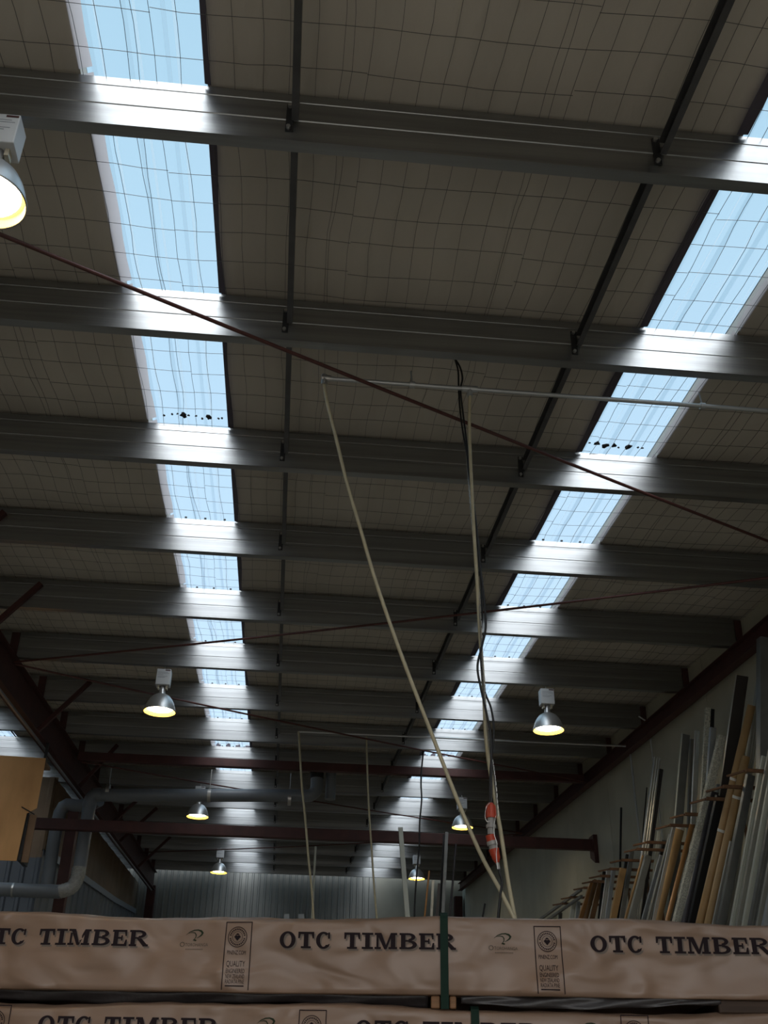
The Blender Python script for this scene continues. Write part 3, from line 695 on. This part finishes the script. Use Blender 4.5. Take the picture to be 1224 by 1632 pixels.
P((1103, 1314), (1062, 1474), 8, 'copper', 'tube', 'copper-coloured wrapped tube slanting beside the white-edged channel', 5.10, 4.76, dpt=1)
P((1084, 1320), (1045, 1474), 14, 'tan', 'tube', 'tan wrapped tube half hidden behind the white-edged channel', 5.12, 4.80, tape=(.0,), dpt=1)
P((1071, 1331), (1034, 1474), 10, 'grey', 'ribbed', 'grey ribbed bar left of the half-hidden tan tube', 5.15, 4.80)
P((1074, 1318), (1041, 1470), 5, 'silver', 'chan', 'thin silver channel tucked behind the grey ribbed bar', 5.0, 4.66)
P((1054, 1363), (1023, 1474), 6, 'bluegrey', 'box', 'bluish bright-edged bar at the foot of the tall silver one', 5.02, 4.78)
P((1060, 1340), (1028, 1474), 8, 'dark', 'chan', 'dark channel behind the bluish bright-edged bar', 5.34, 5.14)
P((1047, 1208), (1013, 1473), 11, 'silver', 'ribbed', 'tallest silver ribbed bar, standing clear against the bare concrete', 5.38, 4.80)
P((1054, 1226), (1024, 1450), 6, 'dark', 'box', 'dark bar just right of the tallest silver ribbed one', 5.42, 4.95)
P((1050, 1325), (1038, 1440), 5, 'pale', 'chan', 'thin pale channel ending at a rack arm, right of the tallest silver bar', 5.25, 5.0)
P((1033, 1363), (1003, 1474), 10, 'grey', 'box', 'grey flat bar leaning with the tan one in its middle row', 5.0, 4.78)
P((1027, 1364), (996, 1474), 7, 'tan', 'box', 'tan flat-sided wrapped bar beside the grey flat bar', 4.98, 4.76)
P((1007, 1357), (989, 1474), 7, 'slate', 'chan', 'slate channel with a pale tip among the dark bars', 5.22, 4.92)
P((1000, 1362), (984, 1474), 6, 'black', 'box', 'black bar left of the slate channel with the pale tip', 5.22, 4.92)
P((993, 1384), (975, 1474), 10, 'tan', 'box', 'tan wrapped bar next to the bright silver pair', 5.02, 4.78, tape=(.22,))
P((978, 1385), (966, 1474), 6, 'bluegrey', 'chan', 'right-hand bar of the bright silver pair', 5.08, 4.80)
P((971, 1386), (959, 1474), 8, 'silver', 'ribbed', 'brightest silver ribbed bar beside the brown bars', 5.06, 4.80)
P((963, 1389), (954, 1474), 5, 'black', 'box', 'black bar between the brown bars and the bright silver pair', 5.12, 4.86)
P((944, 1405), (922, 1474), 7, 'copper', 'box', 'copper-brown bar leading the row of brown bars', 5.0, 4.78, tape=(.2,))
P((950, 1402), (931, 1474), 7, 'brown', 'tube', 'second brown bar, rounded, behind the leading copper one', 5.05, 4.82, dpt=1)
P((957, 1404), (941, 1474), 8, 'brown', 'box', 'third brown bar, dark and flat, before the bright silver pair', 5.08, 4.84)
P((922, 1437), (919, 1474), 6, 'bluegrey', 'box', 'short blue-grey bar just left of the brown bars', 5.0, 4.9)
P((915, 1438), (909, 1474), 7, 'pale', 'box', 'short pale bar second left of the brown bars', 5.0, 4.88)
P((893, 1455), (892, 1474), 6, 'slate', 'chan', 'short slate channel end peeping over the wrapped stack below the rails', 4.98, 4.92)
P((885, 1457), (881, 1474), 6, 'pale', 'box', 'short pale bar end peeping over the wrapped stack, beside the slate one', 4.98, 4.9)
P((873, 1465), (871, 1474), 5, 'pale', 'chan', 'lowest pale bar end peeping over the wrapped stack below the rails', 4.98, 4.92)
# thin rods against the wall
P((990, 1287), (988, 1400), 3.2, 'black', 'box', 'thin black rod standing alone against the concrete wall', 5.55, 5.35)
P((1031, 1255), (1018, 1400), 2, 'black', 'tube', 'thin black wire rod left of the tallest silver bar', 5.55, 5.3)

t = empty('profile_rack', (5.3, 14, ZA), 'rusty wall rack with long rails and projecting arms holding the leaning profiles', 'rack')
def bars_at(y):
    g = 1.0
    for a, f, wm in PLACED:
        if a.z > ZA - .05:
            q = f.lerp(a, (ZA - f.z) / (a.z - f.z)); g = min(g, abs(q.y - y) - wm * .5 - .03)
    return min(g, .01)
ys = [max((yy + .01 * k for k in range(-16, 17)), key=lambda v: (round(bars_at(v), 3), -abs(v - yy))) for yy in ys]
for n, yy in enumerate(ys):
    mb = MB(); mb.bar((4.88, yy, ZA), (5.655, yy, ZA), .035, .035, (0, 1, 0)); a = mb.build('arm', M['rust'], t)
    mb = MB(); mb.bar((4.88, yy + .02, ZA), (4.80, yy + .30, ZA + .02), .02, .028, (0, 0, 1)); mb.build('hook', M['rust'], a)
    mb = MB(); mb.bar((5.62, yy, ZA), (5.62, yy, ZA - 1.8), .03, .03, (0, 1, 0)); mb.build('upright', M['rust'], a)
y0r = on_x(930, 1419, 4.9).y; 
for dz, nm in ((.0, 'rail'), (-.10, 'rail')):
    mb = MB(); mb.bar((4.93, y0r + .25, ZA + .03 + dz), (4.93, 24.5, ZA + .03 + dz), .04, .04, (1, 0, 0)); mb.build(nm, PM['slate'], t)


# stock standing on end in the middle of the floor
def standing(top, bot, Y, wpx, m, kind, label):
    a = on_y(*top, Y); b = on_y(*bot, Y); f = a + (b - a) * (a.z / (a.z - b.z)); f.z = 0
    wm = wpx * pxm(a); mb = MB(); mb.prism(f, a, SEC[kind](wm, wm * .7), (1, 0, 0)); o = mb.build('standing_profile', PM[m]); tag(o, label, 'metal profile', 'profiles standing before the back wall')
standing((638, 1319), (650, 1470), 18.5, 7, 'pale', 'box', 'pale flat bar standing on end left of the black hanging cable')
standing((712, 1326), (705, 1470), 18.5, 5, 'slate', 'chan', 'slate channel standing on end before the back wall, left of the green strap line')
standing((708, 1331), (701, 1470), 18.75, 4, 'black', 'box', 'black bar standing just behind the slate channel')
standing((727, 1345), (716, 1470), 18.6, 3.5, 'dark', 'tube', 'dark tube standing right of the slate channel')
standing((684, 1388), (676, 1470), 23, 3, 'copper', 'tube', 'thin brown tube standing by the black hanging cable')
standing((690, 1403), (687, 1470), 23, 4, 'grey', 'box', 'short grey bar standing right of the thin brown tube')
standing((700, 1408), (695, 1470), 23.4, 4, 'dark', 'box', 'short dark bar standing next to the slate channel')
standing((773, 1440), (767, 1474), 17, 3, 'black', 'tube', 'short black rod tilting left, seen over the wrapped stack')
standing((798, 1428), (794, 1474), 17, 3.5, 'black', 'tube', 'short black rod under the lower orange plug')
standing((719, 1440), (717, 1474), 22, 2.6, 'dark', 'box', 'lowest dark bar standing beside the green strap line')
standing((457, 1457), (457, 1474), 24, 8, 'bluegrey', 'ribbed', 'low blue-grey bar end before the ribbed wall, by the hose')
standing((480, 1457), (480, 1474), 24, 9, 'bluegrey', 'ribbed', 'second low blue-grey bar end before the ribbed wall, nearer the hose')

standing((503, 1349), (497, 1470), 20.2, 3.2, 'pale', 'tube', 'thin cream rod standing on end behind the far air hose at the ribbed wall')

# ---------------------------------------------------------------- wrapped timber packs
PA = math.radians(7.5)
P0 = Vector((.48, 5.0, 0)); DU = Vector((math.cos(PA), -math.sin(PA), 0)); DN = Vector((-math.sin(PA), -math.cos(PA), 0))   # along, towards the viewer
def uz(x, y):                              # a picture point on the packs' front plane
    d = ray(x, y); s = (P0 - EYE).dot(DN) / d.dot(DN); p = EYE + d * s; return (p - P0).dot(DU), p.z
def FP(u, z, o=0.): q = P0 + DU * u + DN * o; return Vector((q.x, q.y, z))
px = uz(613, 1500)[0] - uz(612, 1500)[0]
zt1 = uz(612, 1464)[1]; zb1 = uz(612, 1583)[1]; zt2 = uz(612, 1607)[1]
U0, U1 = -2.9, 3.0; DPK = .95

def strip(mb, pts, wd):                     # flat ribbon along 2-D points
    n = len(pts); L = []; R_ = []
    for i, (x, y) in enumerate(pts):
        a = pts[max(i-1, 0)]; b = pts[min(i+1, n-1)]; dx, dy = b[0]-a[0], b[1]-a[1]; l = math.hypot(dx, dy) or 1
        ww = wd[i] if isinstance(wd, (list, tuple)) else wd
        L.append((x - dy/l*ww/2, y + dx/l*ww/2)); R_.append((x + dy/l*ww/2, y - dx/l*ww/2))
    mb.append((L + R_, [(i, i+1, n+i+1, n+i) for i in range(n-1)]))
def arc(cx, cy_, rx, ry, a0, a1, n=20): return [(cx + rx*math.cos(math.radians(a0+(a1-a0)*i/n)), cy_ + ry*math.sin(math.radians(a0+(a1-a0)*i/n))) for i in range(n+1)]
def ringseg(L, cx, cy_, rx, ry, tx, ty, a0, a1, n=28):
    o = arc(cx, cy_, rx, ry, a0, a1, n); i_ = arc(cx, cy_, rx - tx, ry - ty, a0, a1, n)
    L.append((o + i_, [(k, k+1, n+1+k+1, n+1+k) for k in range(n)]))
def rect(L, x0, y0, x1, y1, st=.025):
    nx = max(1, min(40, int(abs(x1 - x0) / st))) if abs(x1 - x0) < .2 else 1; ny = max(1, int(abs(y1 - y0) / st)) if abs(y1 - y0) < .3 and abs(x1 - x0) < .02 else 1
    P_ = [(x0 + (x1 - x0) * i / nx, y0 + (y1 - y0) * j / ny) for j in range(ny + 1) for i in range(nx + 1)]
    L.append((P_, [(j*(nx+1)+i, j*(nx+1)+i+1, (j+1)*(nx+1)+i+1, (j+1)*(nx+1)+i) for j in range(ny) for i in range(nx)]))
def poly(L, pts): L.append((list(pts), [tuple(range(len(pts)))]))
S_, B_ = .145, .30                          # serif and stem weights
def glyph(ch, x, wd):
    L = []
    if ch == 'O': ringseg(L, x + wd/2, .5, wd/2, .52, .27, .13, 0, 360, 40)
    elif ch == 'C':
        ringseg(L, x + wd*.54, .5, wd*.54, .52, .27, .13, 48, 318, 34)
        rect(L, x + wd*.86, .60, x + wd, .98); poly(L, [(x + wd*.80, .22), (x + wd, .30), (x + wd*.93, .12), (x + wd*.78, .05)])
    elif ch == 'T':
        c = x + wd/2; rect(L, x, 1-S_, x + wd, 1); rect(L, c - B_/2, 0, c + B_/2, 1); rect(L, c - .33, 0, c + .33, S_*.85)
        poly(L, [(x, 1), (x, .60), (x + .10, .60), (x + .20, 1)]); poly(L, [(x + wd, 1), (x + wd - .20, 1), (x + wd - .10, .60), (x + wd, .60)])
    elif ch == 'I':
        c = x + wd/2; rect(L, c - B_/2, 0, c + B_/2, 1); rect(L, x, 0, x + wd, S_*.9); rect(L, x, 1 - S_*.9, x + wd, 1)
    elif ch == 'M':
        rect(L, x + .12, 0, x + .26, 1); rect(L, x + wd - .42, 0, x + wd - .12, 1)
        rect(L, x, 0, x + .42, S_*.9); rect(L, x + wd - .56, 0, x + wd, S_*.9); rect(L, x, 1 - S_*.9, x + .34, 1); rect(L, x + wd - .42, 1 - S_*.9, x + wd, 1)
        m = x + wd*.47; poly(L, [(x + .12, 1), (x + .44, 1), (m + .10, .12), (m - .06, .0)]); poly(L, [(x + wd - .42, 1), (x + wd - .28, 1), (m + .10, 0), (m - .06, 0)])
    elif ch in 'BR':
        rect(L, x + .10, 0, x + .10 + B_, 1); rect(L, x, 0, x + .5, S_*.9); rect(L, x, 1 - S_*.9, x + .6, 1); rect(L, x + .3, .46, x + .62, .46 + .11)
        ringseg(L, x + .60, .755, wd*.44 - .06, .245, .26, .13, -90, 90, 16)
        if ch == 'B':
            rect(L, x + .3, 0, x + .62, .12); ringseg(L, x + .60, .275, wd - .60, .275, .28, .13, -90, 90, 16)
        else:
            poly(L, [(x + .48, .50), (x + .80, .50), (x + wd - .06, .10), (x + wd - .34, .02)]); rect(L, x + wd - .36, 0, x + wd, S_*.9)
    elif ch == 'E':
        rect(L, x + .10, 0, x + .10 + B_, 1); rect(L, x, 0, x + wd, S_*.9); rect(L, x, 1 - S_*.9, x + wd - .04, 1); rect(L, x + .3, .44, x + wd*.68, .56)
        poly(L, [(x + wd - .22, 0), (x + wd, 0), (x + wd, .40), (x + wd - .10, .40)]); poly(L, [(x + wd - .22, 1), (x + wd - .04, 1), (x + wd - .04, .62), (x + wd - .13, .62)]); rect(L, x + wd*.60, .34, x + wd*.70, .66)
    return L
WORD = [('O', 0, 1.05), ('T', 1.22, 1.05), ('C', 2.40, .92), ('T', 4.26, 1.05), ('I', 5.43, .74), ('M', 6.27, 1.48), ('B', 7.90, 1.15), ('E', 9.18, 1.0), ('R', 10.32, 1.28)]

def text_polys(body, x0, z0, x1, z1):       # built-in lettering fitted into a box, as 2-D polygons
    cu = bpy.data.curves.new('lettering', 'FONT'); cu.body = body; cu.fill_mode = 'FRONT'; cu.resolution_u = 2
    ob = bpy.data.objects.new('lettering', cu); C.objects.link(ob)
    dg = bpy.context.evaluated_depsgraph_get(); me = ob.evaluated_get(dg).to_mesh()
    vs = [(v.co.x, v.co.y) for v in me.vertices]; fs = [tuple(p.vertices) for p in me.polygons]
    ob.evaluated_get(dg).to_mesh_clear(); bpy.data.objects.remove(ob); bpy.data.curves.remove(cu)
    ax, bx = min(v[0] for v in vs), max(v[0] for v in vs); ay, by = min(v[1] for v in vs), max(v[1] for v in vs)
    return [([(x0 + (v[0]-ax)/(bx-ax)*(x1-x0), z0 + (v[1]-ay)/(by-ay)*(z1-z0)) for v in vs], fs)]

class Print:
    def __init__(s, surf): s.mb = MB(); s.surf = surf
    def put(s, L, ox, oz, sc, off=.0):
        for pts, fs in L: s.mb.add([s.surf(ox + x*sc, oz + y*sc, .003 + off) for x, y in pts], fs)

def wrinkle(u, z, seed):
    a = math.sin(u * 3.1 + z * 9 + seed) * .006 + math.sin(u * 7.7 - z * 14 + seed * 2.1) * .005
    for c, sl, am, wd in ((-2.2, 1.1, .012, 40), (-1.55, -1.6, .010, 60), (-.6, .9, .009, 45), (.35, -1.2, .010, 50), (1.15, 1.5, .012, 55), (1.75, -2.4, .016, 45), (2.2, 1.3, .012, 60)):
        q = u - c - seed * .17 - (z - zt1) * sl; a += am * math.exp(-q * q * wd * 2.2) * min(1, 1 + (z - zt1) * .6)
    a += .006 * math.exp(-((u * .9 + z * 2.2 - 5.2 + seed * .3) ** 2) * 22) + .007 * math.exp(-((u - .9 - (z - zt1) * 2.2) ** 2) * 60)
    a += .008 * math.exp(-((u + 1.7 - (z - zt1) * 2.0 + seed) ** 2) * 30)
    return a
def make_pack(z0, z1, label, seed, ushift, zshift, strap_u):
    t = empty('timber_pack', FP(0, z0), label, 'timber pack', 'wrapped timber packs')
    NU, NZ = 240, 14
    def top_edge(u): return z1 + .012 * math.sin(u * 2.3 + seed) + .005 * math.sin(u * 7 + seed)
    def surf(u, z, o=0.): return FP(u, z, wrinkle(u, z, seed) + o)
    mb = MB(); P_ = []
    zb = z0 + .0
    for i in range(NU + 1):
        u = U0 + (U1 - U0) * i / NU; te = top_edge(u)
        col = [FP(u, zb - .004, -.10), FP(u, zb - .004, -.012)]
        for j in range(NZ + 1):
            z = zb + (te - .022 - zb) * j / NZ; col.append(surf(u, z))
        for a in (30, 60, 90): col.append(FP(u, te - .022 + .022 * math.sin(math.radians(a)), -.022 + .022 * math.cos(math.radians(a)) + wrinkle(u, te, seed) * (1 - a / 90)))
        lip = .009 + .008 * max(0, math.sin(u * 1.9 + 2.4 + seed)) + .002 * math.sin(u * 31)
        col += [FP(u, te + lip * .7, -.04), FP(u, te + lip, -.07)]
        for q in (.2, .6, 1): col.append(FP(u, te + .004 * math.sin(u * 5 + q * 9), -DPK * q))
        col.append(FP(u, zb, -DPK))
        P_ += col
    m = len(col)
    mb.add(P_, [(i*m+j, (i+1)*m+j, (i+1)*m+j+1, i*m+j+1) for i in range(NU) for j in range(m-1)], True)
    for i in (0, NU): mb.add(P_[i*m:(i+1)*m], [tuple(range(m))])
    wr = mb.build('wrap', M['wrap'], t)
    # printing
    per = 493 * px; capz = 24.2 * px
    def solve_u(x): return uz(x, 1500)[0] + ushift
    lt = z1 - (22 * px) + zshift
    for q, xx in enumerate((-47, 446, 939)):
        ou = solve_u(xx) if q < 2 else solve_u(446) + per * .998
    us = [solve_u(446) - 2*per, solve_u(446) - per, solve_u(446), solve_u(446) + per, solve_u(446) + 2*per]
    for ou in us:
        if ou < U0 - .1 or ou > U1 - 1.2:
            continue
        oz = lt - capz
        for word in (WORD[:3], WORD[3:]):
            sh = Print(surf); ln = Print(surf)
            for ch, x, wd in word:
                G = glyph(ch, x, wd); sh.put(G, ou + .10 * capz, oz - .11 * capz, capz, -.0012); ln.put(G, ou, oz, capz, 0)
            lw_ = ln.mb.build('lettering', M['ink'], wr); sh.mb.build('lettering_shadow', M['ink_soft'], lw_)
    for ou in us:
        lu = ou - 88 * px; w_ = 43 * px; tz = z1 - 8 * px + zshift
        if lu < U0 or lu > U1 - .3: continue
        zz = lambda y: tz - y * px
        zend = max(zz(113), z0 + .004)
        pr = Print(surf); L = []
        ww = 1.4 * px
        rect(L, lu, zend, lu + ww, tz); rect(L, lu + w_ - ww, zend, lu + w_, tz); rect(L, lu, tz - ww, lu + w_, tz)
        c = lu + w_ * .47; cz = zz(23)
        ringseg(L, c, cz, 15.5*px, 15.5*px, 1.1*px, 1.1*px, 0, 360, 40); ringseg(L, c, cz, 8.4*px, 8.4*px, .6*px, .6*px, 0, 360, 32)
        for k in range(26):
            if k in (0, 13): continue
            a = 2*math.pi*k/26; rx, rz = c + 11.6*px*math.cos(a), cz + 11.6*px*math.sin(a); h_ = 1.5*px
            poly(L, [(rx + h_*math.cos(a+b), rz + h_*math.sin(a+b)) for b in (.6, 2.5, 3.7, 5.6)])
        poly(L, [(c - 5.5*px, cz + .2*px), (c - 2.5*px, cz + 3*px), (c, cz + 1.6*px), (c + 2.5*px, cz + 3*px), (c + 5.5*px, cz + .2*px), (c, cz - 6*px)])
        poly(L, [(c - 3.4*px, cz + 3.6*px), (c, cz + 2.6*px), (c + 3.4*px, cz + 3.6*px), (c, cz + 5.8*px)])
        xa, xb_ = lu + 5.5*px, lu + w_ - 8*px
        for body, a, b in (('PINENZ.COM', 49, 43), ('QUALITY', 68, 58), ('ENGINEERED', 76, 69.5), ('NEW ZEALAND', 83.5, 77.5), ('RADIATA PINE', 91, 85)):
            if zz(a) > zend: L += text_polys(body, xa, zz(a), xb_, zz(b))
        rect(L, xa, zz(95.2), xb_, zz(93.4))
        if zz(112) >= zend - .002:
            poly(L, [(lu + 22*px, zz(111)), (lu + 27*px, zz(109)), (lu + 30*px, zz(104)), (lu + 28*px, zz(101)), (lu + 33*px, zz(104)), (lu + 34*px, zz(107)), (lu + 30*px, zz(109)), (lu + 26*px, zz(112))])
            poly(L, [(lu + 7*px, zz(111)), (lu + 9*px, zz(107)), (lu + 12*px, zz(106)), (lu + 15*px, zz(107.5)), (lu + 16*px, zz(111))])
        pr.put(L, 0, 0, 1); pr.mb.build('printed_panel', M['ink'], wr)
    for ou in us:
        gu = ou - 160 * px; tz = z1 - 20 * px + zshift
        if gu < U0 or gu > U1 - .3: continue
        L = []; f = lambda x, y: (gu + x*px, tz - y*px)
        strip(L, [f(8, 8), f(14, 3.5), f(21, 1), f(27, .6), f(32, 2.2), f(34.5, 5), f(33, 8), f(29, 11), f(25, 13)], [.4*px, 1.2*px, 1.8*px, 2*px, 3*px, 3.6*px, 2.4*px, 1.4*px, .5*px])
        strip(L, [f(12, 5.5), f(18, 4.4), f(22, 5), f(24.2, 8), f(23.8, 12), f(20.5, 15.5)], [.4*px, 1.2*px, 1.6*px, 1.8*px, 1.3*px, .8*px])
        poly(L, [f(19, 16), f(23, 14.5), f(26, 16), f(24, 17.5)])
        pr = Print(surf); pr.put(L, 0, 0, 1); pr.mb.build('printed_emblem', M['ink_green'], wr)
        L = text_polys('O', *f(-1, 26), *f(7, 18.5)) + text_polys('TOROHANGA', *f(8, 25.2), *f(45, 20.2))
        for q in range(12): rect(L, *f(9 + q * 2.4, 30), *f(10.7 + q * 2.4, 28.9))
        pr = Print(surf); pr.put(L, 0, 0, 1); pr.mb.build('printed_name', M['ink_faint'], wr)
    # strap over the wrap
    mb = MB(); hw = 6.2 * px; pts = [FP(strap_u, z0 - .06 if seed < 1 else z0, .010)] + [FP(strap_u, z0 + (top_edge(strap_u) - .012 - z0) * i / 8, wrinkle(strap_u, z0 + (top_edge(strap_u) - .012 - z0) * i / 8, seed) + .009) for i in range(9)] + [FP(strap_u, top_edge(strap_u) + .006, -.004), FP(strap_u, top_edge(strap_u) + .024, -.05), FP(strap_u, top_edge(strap_u) + .022, -DPK)]
    Q = [];
    for p in pts: Q += [p - DU * hw, p + DU * hw]
    mb.add(Q, [(2*i, 2*i+1, 2*i+3, 2*i+2) for i in range(len(pts)-1)]); o = mb.build('strap', M['strap'], t); solid(o, .003)
    return t
sU = uz(708, 1520)[0]; sU2 = uz(757, 1617)[0]
make_pack(zb1, zt1, 'upper wrapped timber pack with the whole printed lettering and a green strap', 0, 0, 0, sU)
make_pack(zt2 - .30, zt2, 'lower wrapped timber pack cut by the picture bottom, only the tops of its lettering showing', 2.4, 125 * px, .012, sU2)
# bearers and sagging dark film between the two packs
gap0, gap1 = zt2 + .004, zb1 - .006
for i, x in enumerate((694, 722)):
    u_ = uz(x, 1590)[0]; mb = MB(); hw = 7 * px if i == 0 else 5 * px
    a = FP(u_, (gap0+gap1)/2, -.012); b = FP(u_, (gap0+gap1)/2, -DPK + .03); mb.bar(a, b, 2*hw, gap1 - gap0, DU); o = mb.build('timber_bearer', M['lumber']); bevel(o, .004, 1)
    tag(o, 'wooden bearer between the packs, on the %s side of the green strap' % ('letter B' if i == 0 else 'printed emblem'), 'bearer', 'bearers between the timber packs')
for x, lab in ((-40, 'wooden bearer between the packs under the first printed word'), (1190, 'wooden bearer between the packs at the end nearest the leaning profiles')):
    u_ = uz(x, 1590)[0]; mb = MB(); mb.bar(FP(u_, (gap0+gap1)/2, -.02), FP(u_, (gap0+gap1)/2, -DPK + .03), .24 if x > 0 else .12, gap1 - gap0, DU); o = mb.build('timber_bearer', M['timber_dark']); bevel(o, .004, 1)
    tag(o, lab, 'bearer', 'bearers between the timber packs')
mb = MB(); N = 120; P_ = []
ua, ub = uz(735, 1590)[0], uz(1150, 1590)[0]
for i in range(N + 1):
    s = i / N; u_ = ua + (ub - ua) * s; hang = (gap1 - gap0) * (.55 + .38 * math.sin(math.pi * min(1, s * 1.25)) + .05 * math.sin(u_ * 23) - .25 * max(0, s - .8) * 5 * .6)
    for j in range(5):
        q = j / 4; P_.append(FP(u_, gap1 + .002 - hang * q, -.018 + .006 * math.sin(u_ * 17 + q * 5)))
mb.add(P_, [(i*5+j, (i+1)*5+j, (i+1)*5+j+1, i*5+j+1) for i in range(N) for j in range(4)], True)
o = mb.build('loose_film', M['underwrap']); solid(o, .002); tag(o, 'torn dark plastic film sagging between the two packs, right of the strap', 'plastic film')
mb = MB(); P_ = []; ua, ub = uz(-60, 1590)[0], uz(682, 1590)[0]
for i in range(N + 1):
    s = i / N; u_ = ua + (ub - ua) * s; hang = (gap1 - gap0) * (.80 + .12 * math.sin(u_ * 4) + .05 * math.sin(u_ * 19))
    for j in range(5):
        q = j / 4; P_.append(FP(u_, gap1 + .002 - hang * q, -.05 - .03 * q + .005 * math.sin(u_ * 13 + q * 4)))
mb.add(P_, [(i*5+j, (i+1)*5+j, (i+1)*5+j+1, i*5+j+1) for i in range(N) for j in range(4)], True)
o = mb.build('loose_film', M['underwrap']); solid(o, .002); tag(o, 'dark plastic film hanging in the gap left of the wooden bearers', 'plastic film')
# stillage carrying the packs
t = empty('steel_stillage', FP(0, 0, -DPK/2), 'steel stillage frame carrying the wrapped timber packs', 'rack')
zz0 = zt2 - .30 - .006
for u_ in (-2.2, 0, 2.2):
    mb = MB(); mb.bar(FP(u_, zz0 - .05, -.02), FP(u_, zz0 - .05, -DPK), .08, .10, DU); mb.build('cross_beam', M['red'], t)
    for o_ in (-.1, -DPK + .1):
        mb = MB(); mb.bar(FP(u_, 0, o_), FP(u_, zz0 - .1, o_), .08, .08, DU); mb.build('post', M['red'], t)

# ---------------------------------------------------------------- dead leaves on the skylight laps
def debris(k, q, seed, n, label):
    x0, x1 = STRIPS[k]; rnd = random.Random(seed); mb = MB(); v = V1 + SPC * q + .15 * (V1 + SPC * q) / HR - .16
    for i in range(n):
        x = x0 + .08 + (x1 - x0 - .12) * (i + rnd.uniform(.2, .8)) / n; big = rnd.random() < .35
        a = .035 if big else .012; c = (x, v + rnd.uniform(-.03, .03)); m = 9
        P_ = [RP(c[0] + a * rnd.uniform(.5, 1.2) * math.cos(2*math.pi*j/m), c[1] + a * rnd.uniform(.4, 1.5) * math.sin(2*math.pi*j/m), -.150 + rnd.uniform(-.003, .003)) for j in range(m)]
        P2 = [p + EN * .008 for p in P_]
        mb.add(P_ + P2, [tuple(range(m)), tuple(range(m, 2*m))[::-1]] + [(j, (j+1) % m, m + (j+1) % m, m + j) for j in range(m)])
    o = mb.build('dead_leaves', M['debris']); o['kind'] = 'stuff'; o['label'] = label; o['category'] = 'leaves'
debris(1, 2, 5, 10, 'dark dead leaves caught on the skylight lap beside the deep rafter at the third purlin')
debris(2, 2, 9, 8, 'dark dead leaves caught on the skylight lap toward the concrete wall at the third purlin')
